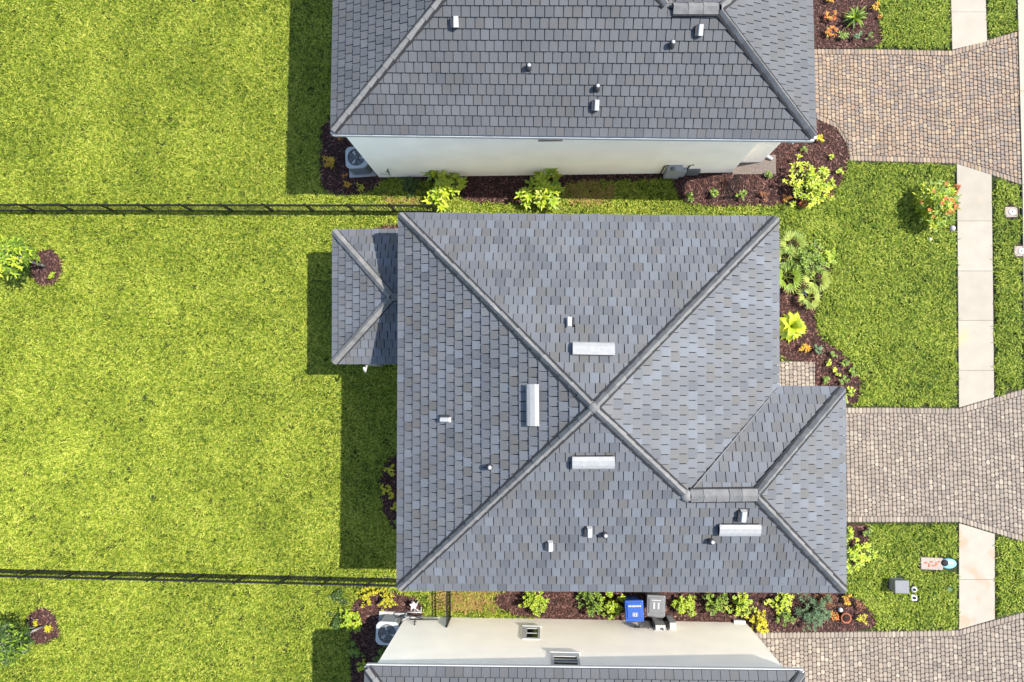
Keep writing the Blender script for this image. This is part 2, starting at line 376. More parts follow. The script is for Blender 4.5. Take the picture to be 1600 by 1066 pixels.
def driveway(top, bot, left, right, mat, name='driveway', border=True):
    """top/bot: pixel polylines left to right; pavers run in courses across the drive"""
    tp, bt = P2x(top), P2x(bot)
    full = tp + bt[::-1]
    EXCL.append(full)
    base = sheet(name, full, 0.012, MAT['jointsand'])
    LOC[base.name] = Vector((0, 0, 0))
    bw = 0.20 if border else 0.0
    inner = [(x, y - bw) for x, y in tp] + [(x, y + bw) for x, y in bt][::-1]
    m = MB()
    x0 = min(p[0] for p in full); x1 = max(p[0] for p in full); y0 = min(p[1] for p in full); y1 = max(p[1] for p in full)
    cw = 0.135; x = x0
    while x < x1:
        y = y0 - random.uniform(0, 0.25)
        while y < y1:
            L = random.choice((0.12, 0.14, 0.14, 0.17, 0.2))
            q = clip_rect(inner, x, x + cw, y, y + L)
            if q: paver(m, q, 0.004, 0.05 + random.uniform(-0.005, 0.005), 0.014, 0.014)
            y += L
        x += cw
    if border:
        for line, s in ((tp, -1), (bt, 1)):
            for (ax, ay), (cx, cy) in zip(line, line[1:]):
                L = math.hypot(cx - ax, cy - ay); k = max(1, round(L / 0.125))
                for i in range(k):
                    t0, t1 = i / k, (i + 1) / k
                    q = [(ax + (cx - ax) * t0, ay + (cy - ay) * t0), (ax + (cx - ax) * t1, ay + (cy - ay) * t1)]
                    q = q + [(q[1][0], q[1][1] + s * bw), (q[0][0], q[0][1] + s * bw)]
                    paver(m, q, 0.004, 0.052 + random.uniform(-0.003, 0.003), 0.014, 0.012)
    m.build('paver', mat, base, kind='stuff')
driveway([(1225, 77), (1380, 78), (1486, 80), (1588, 50)], [(1225, 186), (1275, 187), (1306, 201), (1321, 225), (1327, 252), (1493, 256.5), (1595, 290)], 0, 0, MAT['paver_tan'])
driveway([(1235, 637), (1400, 637), (1497, 638), (1600, 607)], [(1235, 816), (1400, 816), (1497, 816), (1602, 848)], 0, 0, MAT['paver_grey'])
driveway([(1150, 988), (1380, 986), (1497, 984), (1603, 954)], [(1150, 1200), (1380, 1200), (1497, 1200), (1604, 1235)], 0, 0, MAT['paver_grey'])
driveway([(1140, 565), (1273, 565)], [(1140, 640), (1273, 640)], 0, 0, MAT['paver_grey'], name='entry_path', border=False)

# ------------------------------------------------------------------ mulch beds
BEDS = [
    [(600, 175), (516, 178), (503, 198), (498, 240), (500, 285), (510, 304), (545, 308), (580, 302), (594, 288), (612, 278), (612, 250)],
    [(592, 255), (592, 280), (700, 284), (712, 312), (760, 320), (850, 322), (884, 300), (890, 283), (1050, 285), (1050, 255)],
    [(1040, 265), (1056, 300), (1062, 318), (1110, 326), (1210, 322), (1265, 327), (1303, 308), (1326, 262), (1323, 226), (1306, 200), (1275, 186), (1200, 190), (1120, 230)],
    [(570, 372), (574, 358), (605, 349), (680, 347), (680, 372)],
    [(680, 708), (622, 706), (605, 714), (592, 745), (594, 790), (608, 820), (626, 836), (680, 836)],
    [(1130, 368), (1255, 374), (1290, 392), (1302, 418), (1290, 440), (1286, 462), (1275, 482), (1275, 508), (1286, 532), (1312, 548), (1336, 570), (1346, 600), (1341, 636), (1274, 636), (1274, 560), (1130, 560)],
    [(1200, 816), (1362, 817), (1362, 838), (1346, 858), (1341, 885), (1316, 893), (1200, 893)],
    [(775, 900), (775, 974), (1165, 979), (1190, 988), (1372, 986), (1366, 960), (1346, 936), (1312, 922), (1200, 900)],
    [(548, 945), (560, 930), (592, 922), (655, 928), (668, 966), (600, 1100), (600, 1230), (540, 1230), (548, 1060), (546, 1000)],
    [(1200, -90), (1200, 76), (1374, 77), (1382, 60), (1372, 20), (1364, -30), (1364, -90)],
]
def circ(cx, cy, rx, ry, n=14): return [(cx + rx * math.cos(2 * math.pi * i / n) * random.uniform(0.94, 1.06), cy + ry * math.sin(2 * math.pi * i / n) * random.uniform(0.94, 1.06)) for i in range(n)]
BEDS.append(circ(75, 419, 27.5, 31)); BEDS.append(circ(69, 977, 28.5, 30))
bed_polys = []
for bx in BEDS:
    p = smooth_poly(bx); bed_polys.append(p); EXCL.append(p)
    sheet('mulch_bed', p, 0.016 + 0.004 * len(bed_polys) * 0.25, MAT['mulchbase'], kind='structure')

# ------------------------------------------------------------------ turf and mulch, uncountable
def scatter(name, pts, src_objs, smin, smax, tilt=0.15, z=0.0):
    me = bpy.data.meshes.new(name); me.from_pydata([(x, y, z) for x, y in pts], [], [])
    o = bpy.data.objects.new(name, me); COL.objects.link(o); o['kind'] = 'stuff'
    coll = bpy.data.collections.new(name + '_sources')
    for s in src_objs: coll.objects.link(s)
    ng = bpy.data.node_groups.new(name + '_scatter', 'GeometryNodeTree')
    ng.interface.new_socket('Geometry', in_out='INPUT', socket_type='NodeSocketGeometry')
    ng.interface.new_socket('Geometry', in_out='OUTPUT', socket_type='NodeSocketGeometry')
    N = ng.nodes.new; L = ng.links.new
    gi, go = N('NodeGroupInput'), N('NodeGroupOutput')
    ci = N('GeometryNodeCollectionInfo'); ci.inputs['Collection'].default_value = coll
    ci.inputs['Separate Children'].default_value = True; ci.inputs['Reset Children'].default_value = True
    ip = N('GeometryNodeInstanceOnPoints'); ip.inputs['Pick Instance'].default_value = True
    rr = N('FunctionNodeRandomValue'); rr.data_type = 'FLOAT_VECTOR'
    rr.inputs[0].default_value = (-tilt, -tilt, 0); rr.inputs[1].default_value = (tilt, tilt, 6.283)
    rs = N('FunctionNodeRandomValue'); rs.data_type = 'FLOAT'; rs.inputs[2].default_value = smin; rs.inputs[3].default_value = smax; rs.inputs['Seed'].default_value = 5
    L(gi.outputs[0], ip.inputs['Points']); L(ci.outputs[0], ip.inputs['Instance'])
    L(rr.outputs[0], ip.inputs['Rotation']); L(rs.outputs[1], ip.inputs['Scale']); L(ip.outputs[0], go.inputs[0])
    md = o.modifiers.new('scatter', 'NODES'); md.node_group = ng
    return o
def blade_tuft(nb, L0, L1, wid, rise, mat, name):
    m = MB()
    for i in range(nb):
        a = random.uniform(0, 6.283); L = random.uniform(L0, L1); w = wid * random.uniform(0.7, 1.2)
        ox, oy = random.uniform(-0.03, 0.03), random.uniform(-0.03, 0.03)
        r = rise * random.uniform(0.5, 1.3); bend = random.uniform(-0.8, 0.8)
        pts = []
        for t in (0, 0.4, 0.75, 1.0):
            aa = a + bend * t
            cx, cy = ox + L * t * math.cos(aa), oy + L * t * math.sin(aa); z = r * math.sin(min(1, t * 1.15) * math.pi * 0.72)
            ww = w * (1 - t ** 2) * 0.5 + 0.0005
            pts += [Vector((cx - math.sin(aa) * ww, cy + math.cos(aa) * ww, z)), Vector((cx + math.sin(aa) * ww, cy - math.cos(aa) * ww, z + 0.004))]
        m.add(pts, [(0, 1, 3, 2), (2, 3, 5, 4), (4, 5, 7, 6)])
    me = m.mesh(name, mat); o = bpy.data.objects.new(name, me); return o
BX = [P2(-190, -170), P2(1660, -170), P2(1660, 1240), P2(-190, 1240)]
bx0, bx1 = min(p[0] for p in BX), max(p[0] for p in BX); by0, by1 = min(p[1] for p in BX), max(p[1] for p in BX)
DENS = 250
sheet('turf_soil', [(bx0, by0), (bx1, by0), (bx1, by1), (bx0, by1)], 0.002, MAT['soil'])
n = int((bx1 - bx0) * (by1 - by0) * DENS)
pts = np.column_stack([rng.uniform(bx0, bx1, n), rng.uniform(by0, by1, n)])
keep = np.ones(n, bool)
HOUSE_FOOT = [P2x([(598, -300), (598, 268), (1140, 274), (1185, 262), (1185, -300)]), P2x([(690, 405), (690, 840), (1210, 840), (1210, 660), (1130, 620), (1130, 405)]),
              P2x([(640, 970), (1160, 975), (1160, 1300), (640, 1300)])]
for p in EXCL + HOUSE_FOOT: keep &= ~inside_np(pts, p)
for p in EXCL[:8]:                                # turf is edged back from paving
    for ox, oy in ((.09, 0), (-.09, 0), (0, .09), (0, -.09)): keep &= ~inside_np(pts + np.array([ox, oy]), p)
for fx, fy, fr in ((1578.5, 332, .3), (1593, 393, .3), (1398, 911, .3), (1426.5, 920, .16), (1426.5, 933, .16), (1483, 921, .15), (1480, 880, .3), (1446, 880, .3), (1460, 880, .3), (1453, 374, .12), (1488, 357, .16)):
    q = P2(fx, fy); keep &= (pts[:, 0] - q[0]) ** 2 + (pts[:, 1] - q[1]) ** 2 > fr * fr
pts = pts[keep]
DRY = [smooth_poly([(880, 282), (965, 286), (960, 318), (905, 322), (880, 312)]), smooth_poly([(664, 915), (800, 915), (790, 958), (740, 956), (680, 958)]), smooth_poly([(590, 306), (700, 312), (700, 322), (585, 320)])]
dry = np.zeros(len(pts), bool)
for p in DRY: dry |= inside_np(pts, p)
dry &= rng.random(len(pts)) < 0.8
# thin, worn turf lets the soil through in places
wear = np.sin(pts[:, 0] * 0.9 + 1.3 * np.sin(pts[:, 1] * 0.7)) * np.sin(pts[:, 1] * 1.1 + 1.7 * np.sin(pts[:, 0] * 0.5))
thin = rng.random(len(pts)) < np.clip(0.02 + 0.12 * (wear - 0.3), 0.01, 0.2)
pts, dry = pts[~thin], dry[~thin]
tufts = [blade_tuft(7, 0.07, 0.15, 0.021, 0.075, MAT['grass'], 'turf_tuft') for _ in range(6)]
frontx = P2(1190, 450)[0]; front = pts[:, 0] > frontx
scatter('grass', pts[~dry & ~front], tufts, 0.75, 1.35)
ftufts = [blade_tuft(7, 0.07, 0.15, 0.021, 0.075, MAT['frontgrass'], 'turf_tuft') for _ in range(5)]
scatter('grass', pts[~dry & front], ftufts, 0.75, 1.35)
dtufts = [blade_tuft(6, 0.09, 0.18, 0.026, 0.05, MAT['drygrass'], 'dry_tuft') for _ in range(3)]
scatter('dry_grass', pts[dry], dtufts, 0.8, 1.4)
def chip(name):
    m = MB(); L = random.uniform(0.07, 0.13); w = random.uniform(0.015, 0.032); t = random.uniform(0.008, 0.018); k = random.uniform(-0.015, 0.015)
    bot = [Vector((-L / 2, -w / 2 + k, 0)), Vector((0, -w / 2 - k, 0)), Vector((L / 2, -w * 0.3 + k, 0.003)), Vector((L / 2 * 0.9, w * 0.3 + k, 0)), Vector((0, w / 2 - k, 0)), Vector((-L / 2, w * 0.4 + k, 0))]
    m.prism(bot, [p + Vector((0, 0, t)) for p in bot]); return bpy.data.objects.new(name, m.mesh(name, MAT['mulch']))
mp = []
for p in bed_polys:
    xs = [q[0] for q in p]; ys = [q[1] for q in p]
    k = int((max(xs) - min(xs)) * (max(ys) - min(ys)) * 420)
    c = np.column_stack([rng.uniform(min(xs) - 0.05, max(xs) + 0.05, k), rng.uniform(min(ys) - 0.05, max(ys) + 0.05, k)])
    mp.append(c[inside_np(c, p)])
mp = np.concatenate(mp)
for p in HOUSE_FOOT + [P2x([(1225, 78), (1380, 78), (1380, 180), (1225, 180)])]: mp = mp[~inside_np(mp, p)]
scatter('mulch_chips', mp, [chip('bark_chip') for _ in range(6)], 0.7, 1.4, 0.35, 0.028)

# ------------------------------------------------------------------ houses
TW, EXPO, TLEN, TTH, LIFT = 0.255, 0.288, 0.334, 0.036, 0.048
VIEW_C = Vector((0, 0, CAM_H))
def in_frame(p, m=0):
    v = CAM_Q.inverted() @ (p - VIEW_C)
    if v.z >= 0: return False
    x = 800 + FPX * v.x / -v.z; y = 533 - FPX * v.y / -v.z
    return -m < x < 1600 + m and -m < y < 1066 + m
class Slope:
    """a roof plane: eave edge a-b (upslope on the left hand side of a->b), polygon of 3-D corners"""
    def __init__(s, poly, a, b, c):
        s.n = (b - a).cross(c - a).normalized()
        if s.n.z < 0: s.n = -s.n
        s.u = (b - a).normalized(); s.v = s.n.cross(s.u).normalized()
        if s.v.z < 0: s.v = -s.v; s.u = -s.u
        s.o = a
        s.poly = [((p - a).dot(s.u), (p - a).dot(s.v)) for p in poly]
        if area2(s.poly) < 0: s.poly = s.poly[::-1]
        s.pts = [s.pt(x, y, 0) for x, y in s.poly]
    def pt(s, x, y, z): return s.o + s.u * x + s.v * y + s.n * z
    def at(s, px, py, lift=0.0): return on_plane(px, py, s.o + s.n * lift, s.n)
    def frame(s, p): return frame(p, s.u, s.v, s.n)
def plan_tiles(slope, off=0.0):
    """full and cut tiles of one slope"""
    xs = [p[0] for p in slope.poly]; ys = [p[1] for p in slope.poly]
    full, cut = [], []
    j = 0; y = min(ys) - 0.02
    while y < max(ys):
        x = min(xs) - 1.0 + (j % 2) * TW * 0.5 + off + random.uniform(-0.02, 0.02)
        while x < max(xs):
            q = clip_rect(slope.poly, x, x + TW, y, y + TLEN)
            if q:
                A = abs(area2(q))
                if A > TW * TLEN * 0.985: full.append((slope, x, y))
                elif A > 0.004: cut.append((slope, x, y, q))
            x += TW
        j += 1; y += EXPO
    return full, cut
def tile_local():
    g = 0.011; m = MB()
    def z(v, t): return 0.012 + LIFT * (1 - v / TLEN) + t
    def P(x, v, t): return Vector((x, v, z(v, t)))
    lo = [P(g, 0, 0), P(TW - g, 0, 0), P(TW - g, TLEN, 0), P(g, TLEN, 0)]
    c = 0.012
    hi = [P(g, c, TTH), P(g + c, 0, TTH), P(TW - g - c, 0, TTH), P(TW - g, c, TTH), P(TW - g, TLEN, TTH), P(g, TLEN, TTH)]
    m.add(lo + hi, [(4, 5, 6, 7, 8, 9), (0, 1, 6, 5), (0, 5, 4), (1, 7, 6), (1, 2, 8, 7), (2, 3, 9, 8), (3, 0, 4, 9)], 0.0)
    return m
def tiles_on(roof, slopes, mat, limit=300, offs=None):
    full, cut = [], []
    for i, s in enumerate(slopes):
        f, c = plan_tiles(s, random.uniform(0, TW)); full += f; cut += c
    def size(t):
        p = t[0].pt(t[1] + TW / 2, t[2] + TLEN / 2, 0)
        if not in_frame(p): return 1e9
        return (p - VIEW_C).length / max(0.1, t[0].n.dot((VIEW_C - p).normalized()))
    full.sort(key=size)
    single = [t for t in full if size(t) < 1e8][:limit]; rest = full[len(single):]
    me = tile_local().mesh('tile', mat)
    def jitter(s, x, y):
        return (s.pt(x, y, random.uniform(0, 0.007)), random.uniform(-0.012, 0.012), random.uniform(-0.014, 0.014))
    for s, x, y in single:
        o, rz, ry = jitter(s, x, y)
        inst('tile', me, frame(o, s.u, s.v, s.n) @ Matrix.Rotation(rz, 4, 'Z') @ Matrix.Rotation(ry, 4, 'Y'), roof)
    m = MB(); loc = tile_local()
    for s, x, y in rest:
        o, rz, ry = jitter(s, x, y)
        M4 = frame(o, s.u, s.v, s.n) @ Matrix.Rotation(rz, 4, 'Z') @ Matrix.Rotation(ry, 4, 'Y')
        m.add([M4 @ Vector(p) for p in loc.v], loc.f)
    for s, x, y, q in cut:
        if area2(q) < 0: q = q[::-1]
        dz = random.uniform(0, 0.007)
        cx = sum(p[0] for p in q) / len(q); cy = sum(p[1] for p in q) / len(q)
        q = [(px + (cx - px) * 0.05, py + (cy - py) * 0.01) for px, py in q]
        def z(v): return 0.012 + dz + LIFT * (1 - (v - y) / TLEN)
        m.prism([s.pt(a, b, z(b)) for a, b in q], [s.pt(a, b, z(b) + TTH) for a, b in q])
    m.build('tile', mat, roof, kind='stuff')
def cap_mesh(L, hw, drop, mat):
    m = MB(); t = 0.028
    prof = [(-hw, -drop), (-hw * 0.5, -drop * 0.47), (0, 0), (hw * 0.5, -drop * 0.47), (hw, -drop)]
    inn = [(x * 0.94, z - t) for x, z in prof]; n = len(prof)
    vs = []
    for y, k, dz in ((0, 1.0, 0.013), (L, 0.96, 0.0)):
        vs += [Vector((x * k, y, z + dz)) for x, z in prof] + [Vector((x * k, y, z + dz)) for x, z in inn]
    fs = []
    for i in range(n - 1):
        fs += [(i, i + 1, 2 * n + i + 1, 2 * n + i)]
        fs += [(i + n, 3 * n + i, 3 * n + i + 1, n + i + 1)]
        fs += [(i, n + i, n + i + 1, i + 1), (2 * n + i, 2 * n + i + 1, 3 * n + i + 1, 3 * n + i)]
    fs += [(0, 2 * n, 3 * n, n), (n - 1, 2 * n - 1, 4 * n - 1, 3 * n - 1)]
    m.add(vs, fs, 0.0); return m.mesh('ridge_cap', mat)
CAPS = {}
def caps_on(roof, a, b, hw=0.118, drop=0.15, lift=0.19, mat='cap', end=True):
    """overlapping cap tiles from low end a to high end b, over a mortar bed with black shadow edges"""
    key = (hw, drop, mat)
    if key not in CAPS: CAPS[key] = cap_mesh(0.40, hw, drop, MAT[mat])
    d = (b - a); L = d.length; y = d / L
    x = y.cross(Vector((0, 0, 1))).normalized(); z = x.cross(y).normalized()
    n = max(1, round(L / 0.345))
    for i in range(n):
        p = a + y * (L * i / n) + z * (lift + random.uniform(-0.004, 0.004))
        inst('ridge_cap', CAPS[key], frame(p, x, y, z) @ Matrix.Rotation(random.uniform(-0.01, 0.01), 4, 'Z') @ Matrix.Rotation(random.uniform(-0.02, 0.02), 4, 'Y'), roof)
    m = MB()
    pr = [(-hw * 1.22, -0.06), (-hw * 1.18, 0.062), (0, lift - 0.05), (hw * 1.18, 0.062), (hw * 1.22, -0.06)]  # bed edges run past the caps as black shadow lines
    vs = [a + x * px + z * pz for px, pz in pr] + [b + x * px + z * pz for px, pz in pr]
    m.add(vs, [(0, 1, 2, 3, 4)[::-1], (5, 6, 7, 8, 9)] + [(i, (i + 1) % 5, 5 + (i + 1) % 5, 5 + i) for i in range(5)])
    m.build('mortar_and_shadow_line', MAT['mortar'], roof)
def edge_trim(roof, a, b, name, mat, out, w, h, top):
    """fascia or gutter outside the eave edge a-b"""
    d = (b - a).normalized(); o = Vector(out)
    m = MB()
    lo = [a + o * 0.002, b + o * 0.002, b + o * w, a + o * w]
    if (lo[1] - lo[0]).cross(lo[2] - lo[1]).z < 0: lo = [lo[0], lo[3], lo[2], lo[1]]
    m.prism([p + Vector((0, 0, top - h)) for p in lo], [p + Vector((0, 0, top)) for p in lo])
    return m.build(name, mat, roof)
def wall_part(root, a, b, h, thick=0.2, name='wall', inward=None):
    """upright wall from a to b (ground points), thickness on the inward side"""
    i = Vector(inward) * thick; m = MB()
    lo = [a, b, b + i, a + i]
    if (lo[1] - lo[0]).cross(lo[2] - lo[1]).z < 0: lo = [lo[0], lo[3], lo[2], lo[1]]
    m.prism(lo, [p + Vector((0, 0, h)) for p in lo])
    return m.build(name, MAT['stucco'], root)
def off_ridge_vent(root, s, px, py, along=True, mat='vent'):
    """long low hooded attic vent; open side faces downslope"""
    p = s.at(px, py, 0.16); F = frame(p, s.u, s.v, s.n)
    L, D, H = 1.08, 0.36, 0.15
    prof = [(-D / 2, 0.02), (-D / 2, 0.05), (-D * 0.36, 0.085), (-D * 0.1, 0.1), (D * 0.25, 0.085), (D / 2, 0.03)]
    m = MB(); n = len(prof)
    vs = [F @ Vector((x, y, z)) for x in (-L / 2, L / 2) for y, z in prof] + [F @ Vector((x, y, z - 0.02)) for x in (-L / 2, L / 2) for y, z in prof]
    fs = []
    for i in range(n - 1):
        fs += [(i, n + i, n + i + 1, i + 1), (2 * n + i, 2 * n + i + 1, 3 * n + i + 1, 3 * n + i)]
    fs += [(0, 2 * n, 3 * n, n), (n - 1, 2 * n - 1, 4 * n - 1, 3 * n - 1)]
    fs += [tuple(range(n)) + tuple(range(3 * n - 1, 2 * n - 1, -1)), tuple(range(2 * n - 1, n - 1, -1)) + tuple(range(3 * n, 4 * n))]
    m.add(vs, fs)
    o = m.build('roof_vent', MAT[mat], root)
    m = MB(); R3 = F.to_3x3()
    m.box(F @ Vector((0, 0.0, -0.06)), (L * 0.97, D * 0.84, 0.2), R3); m.build('louvre', MAT['dark'], o)
    m = MB()
    for sx in (-1, 1): m.box(F @ Vector((sx * (L / 2 - 0.03), 0, 0.006)), (0.02, D * 0.9, 0.1), R3)
    m.build('end_cap', MAT[mat], o)
def hood_vent(root, s, px, py, sz=1.0):
    """small gooseneck exhaust hood whose side shade is built as a dark box"""
    p = s.at(px, py, 0.12); F = frame(p, s.u, s.v, s.n); R3 = F.to_3x3()
    m = MB(); L, D = 0.27 * sz, 0.15 * sz
    prof = [(-D / 2, -0.06), (-D / 2, 0.05), (-D * 0.3, 0.11), (D * 0.3, 0.11), (D / 2, 0.05), (D / 2, -0.06)]
    m.prism([F @ Vector((x, -L / 2, z)) for x, z in prof], [F @ Vector((x * 0.92, L / 2, z * 0.8)) for x, z in prof])
    o = m.build('exhaust_hood', MAT['metal_white'], root)
    m = MB(); m.box(F @ Vector((-D / 2 - 0.032, -0.02, 0.0)), (0.06, L * 0.92, 0.13), R3); m.box(F @ Vector((0, 0, -0.07)), (D * 1.5, L * 1.25, 0.03), R3)  # side box draws the hood's shade, the flat plate is flashing
    m.build('flashing_and_shade', MAT['lead'], o)
def pipe_vent(root, s, px, py):
    p = s.at(px, py, 0.15); m = MB()
    m.lathe(p + Vector((0, 0, -0.2)), [(0.16, 0.0), (0.10, 0.08), (0.085, 0.12), (0.08, 0.3)], 12)
    o = m.build('pipe_vent', MAT['lead'], root)
    m = MB(); m.lathe(p + Vector((0.012, 0, 0.102)), [(0.05, 0), (0.055, 0.03), (0.03, 0.05)], 10); m.build('pipe_cap', MAT['metal_white'], o)
def deck_of(root, slopes, name='roof'):
    m = MB()
    for s in slopes: m.add(s.pts, [tuple(range(len(s.pts)))])
    return m.build(name, MAT['deck'], root)
def soffit(roof, outline, z):
    m = MB(); p = [(q.x, q.y, z) for q in outline]
    lo = [(x, y, z - 0.02) for x, y, _ in p]
    if area2([(a[0], a[1]) for a in p]) < 0: p, lo = p[::-1], lo[::-1]
    m.prism(lo, p); m.build('soffit', MAT['trim'], roof)

# ---- middle house
HE = 4.18
base = W(800, 630)
house = thing('house', 'middle house with the whole grey tiled pyramid roof and four long pale attic vents', 'house', (base.x, base.y, 0), 'grey-roofed houses in a row')
TL, TR, BR, BL = W(625, 335, HE), W(1214, 341, HE), W(1318.5, 923, HE), W(622.5, 919.5, HE)
TRb = W(1214.5, 605, HE); GT = W(1317.5, 606, HE); 
AP = W(927, 637, 6.8)
s_bot_n = (BR - BL).cross(AP - BL).normalized()
RA, RB = on_plane(1072, 774, BL, s_bot_n), on_plane(1178, 773, BL, s_bot_n)
RB = Vector((RB.x, RB.y, (RA.z + RB.z) / 2)); RA = Vector((RA.x, RA.y, RB.z))
S_top = Slope([TL, TR, AP], TR, TL, AP)
S_left = Slope([TL, AP, BL], TL, BL, AP)
S_bot = Slope([BL, BR, RB, RA, AP], BL, BR, AP)
S_right = Slope([TR, AP, RA, TRb], TRb, TR, AP)
S_gright = Slope([BR, GT, RB], BR, GT, RB)
S_gtop = Slope([GT, TRb, RA, RB], GT, TRb, RA)
slopes = [S_top, S_left, S_bot, S_right, S_gright, S_gtop]
roof = deck_of(house, slopes)
tiles_on(roof, slopes, MAT['tile'])
for a, c in ((TL, AP), (TR, AP), (BL, AP), (RA, AP), (BR, RB), (GT, RB)):
    d = (c - a).normalized(); e = 0.1 if a is not RA else 0.16
    caps_on(roof, a + d * e, c - d * 0.12)
caps_on(roof, RA + (RB - RA).normalized() * 0.1, RB, lift=0.19, drop=0.11, hw=0.165)
m = MB(); m.lathe(AP + Vector((0, 0, 0.02)), [(0.15, 0.04), (0.13, 0.1), (0.07, 0.13), (0.02, 0.14)], 8); m.build('apex_cap', MAT['cap'], roof)
m = MB(); m.lathe(RA + Vector((0, 0, 0.03)), [(0.19, -0.02), (0.15, 0.09), (0.06, 0.14)], 8); m.build('ridge_boss', MAT['cap'], roof)
m = MB(); vd = (RA - TRb).normalized(); vx = vd.cross(Vector((0, 0, 1))).normalized()
m.add([TRb + vx * 0.010 + Vector((0, 0, 0.125)), TRb - vx * 0.010 + Vector((0, 0, 0.125)), RA - vx * 0.014 + Vector((0, 0, 0.125)), RA + vx * 0.014 + Vector((0, 0, 0.125))], [(0, 1, 2, 3)])
m.build('valley_flashing', MAT['cap'], roof)
for a, c, o in ((TL, TR, (0, 1, 0)), (BL, TL, (-1, 0, 0)), (BR, BL, (0, -1, 0)), (TR, TRb, (1, 0, 0)), (GT, BR, (1, 0, 0)), (TRb, GT, (0, 1, 0))):
    edge_trim(roof, a, c, 'fascia', MAT['trim'], o, 0.03, 0.2, 0.0)
soffit(roof, [TL, TR, TRb, GT, BR, BL], HE - 0.12)
I = 0.32
wall_pts = [(TL, I, -I), (TR, -I, -I), (TRb, -I, -I), (GT, -I, -I), (BR, -I, I), (BL, I, I)]
wp = [Vector((p.x + dx, p.y + dy, 0)) for p, dx, dy in wall_pts]
for i, inw in enumerate(((0, -1, 0), (-1, 0, 0), (0, -1, 0), (-1, 0, 0), (0, 1, 0), (1, 0, 0))):
    wall_part(house, wp[i], wp[(i + 1) % 6], HE - 0.15, inward=inw)
m = MB(); g0 = wp[3]; m.box((g0.x + 0.02, (wp[3].y + wp[4].y) / 2, 1.25), (0.05, 4.6, 2.5)); m.build('garage_door', MAT['trim'], house)
# four long vents, small hoods and pipes
off_ridge_vent(house, S_top, 927.5, 545.5); off_ridge_vent(house, S_bot, 927, 722.5); off_ridge_vent(house, S_bot, 1155.5, 828)
off_ridge_vent(house, S_left, 833, 633)
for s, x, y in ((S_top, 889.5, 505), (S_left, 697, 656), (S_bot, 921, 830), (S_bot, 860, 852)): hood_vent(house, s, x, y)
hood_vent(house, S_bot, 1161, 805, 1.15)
for s, x, y in ((S_left, 765, 730), (S_bot, 945, 836), (S_bot, 1111, 846)): pipe_vent(house, s, x, y)
# lanai: its own lower hip roof, built onto the back wall
HL = 2.35
la, lb = W(522, 361, HL), W(521.5, 567.5, HL)
xr = wp[0].x + 0.0
lc, ld = Vector((xr, lb.y, HL)), Vector((xr, la.y, HL))
lap = W(613, 465, HL + 0.92); lar = Vector((xr, lap.y, lap.z))
L_left = Slope([la, lap, lb], la, lb, lap); L_top = Slope([la, ld, lar, lap], ld, la, lap); L_bot = Slope([lb, lc, lar, lap], lb, lc, lap)
ls = [L_left, L_top, L_bot]
lroof = deck_of(house, ls, 'porch_roof')
tiles_on(lroof, ls, MAT['tile'], limit=150)
for a, c in ((la, lap), (lb, lap)):
    d = (c - a).normalized(); caps_on(lroof, a + d * 0.08, c - d * 0.05, drop=0.1)
caps_on(lroof, lap, lar, drop=0.08)
for a, c, o in ((la, lb, (-1, 0, 0)), (la, ld, (0, 1, 0)), (lb, lc, (0, -1, 0))): edge_trim(lroof, a, c, 'fascia', MAT['trim'], o, 0.03, 0.18, 0.0)
soffit(lroof, [la, ld, lc, lb], HL - 0.12)
for p, q, inw in ((la + Vector((.3, -.3, 0)), lb + Vector((.3, .3, 0)), (1, 0, 0)), (la + Vector((.3, -.3, 0)), ld + Vector((0, -.3, 0)), (0, -1, 0)), (lb + Vector((.3, .3, 0)), lc + Vector((0, .3, 0)), (0, 1, 0))):
    wall_part(house, Vector((p.x, p.y, 0)), Vector((q.x, q.y, 0)), HL - 0.15, inward=inw, name='porch_wall')
m = MB(); p = W(569, 574, 2.5); m.tube([p, p + Vector((0, -0.14, -0.1)), p + Vector((0, 0.1, -0.3)), Vector((p.x, p.y + 0.1, 0.1))], 0.04, 6); m.build('downspout', MAT['trim'], house)

# ---- top house
H1 = 4.32
base = W(860, 100)
house1 = thing('house', 'top house with dark roof cut by the upper edge and a long cream wall', 'house', (base.x, base.y, 0), 'grey-roofed houses in a row')
bl, br = W(519.5, 208, H1), W(1272, 217, H1)
ey = bl.y + 10.6
tl, tr = Vector((bl.x, ey, H1)), Vector((br.x - 1.9, ey, H1))
ap1 = W(905, -150, 7.1)
n1 = (br - bl).cross(ap1 - bl).normalized()
# hip line is seen through (690, 0); garage ridge through (1045, 18)-(1120, 18)
hp = on_plane(690, 0, bl, n1); dirh = (hp - bl).normalized()
rB, rA = on_plane(1121, 16, bl, n1), on_plane(1045, 16, bl, n1)
rz = (rA.z + rB.z) / 2; rA.z = rB.z = rz
dA = on_plane(1028, -6, bl, n1) - rA
# apex: meeting of the left hip and the hip above the garage ridge, in plan
M2 = np.array([[dirh.x, -dA.x], [dirh.y, -dA.y]]); t = np.linalg.solve(M2, np.array([rA.x - bl.x, rA.y - bl.y]))
ap1 = bl + dirh * float(t[0])
ey = ap1.y + (ap1.y - bl.y); tl = Vector((bl.x, ey, H1)); tr = Vector((br.x - 2.1, ey, H1))
gt = Vector((br.x, rB.y + (rB.y - br.y), H1)); trb = Vector((br.x - 2.1, gt.y, H1))
T_bot = Slope([bl, br, rB, rA, ap1], bl, br, ap1)
T_left = Slope([tl, ap1, bl], tl, bl, ap1)
T_gr = Slope([br, gt, rB], br, gt, rB)
T_gt = Slope([gt, trb, rA, rB], gt, trb, rA)
T_right = Slope([tr, ap1, rA, trb], trb, tr, ap1)
T_top = Slope([tl, tr, ap1], tr, tl, ap1)
sl1 = [T_bot, T_left, T_gr, T_gt, T_right, T_top]
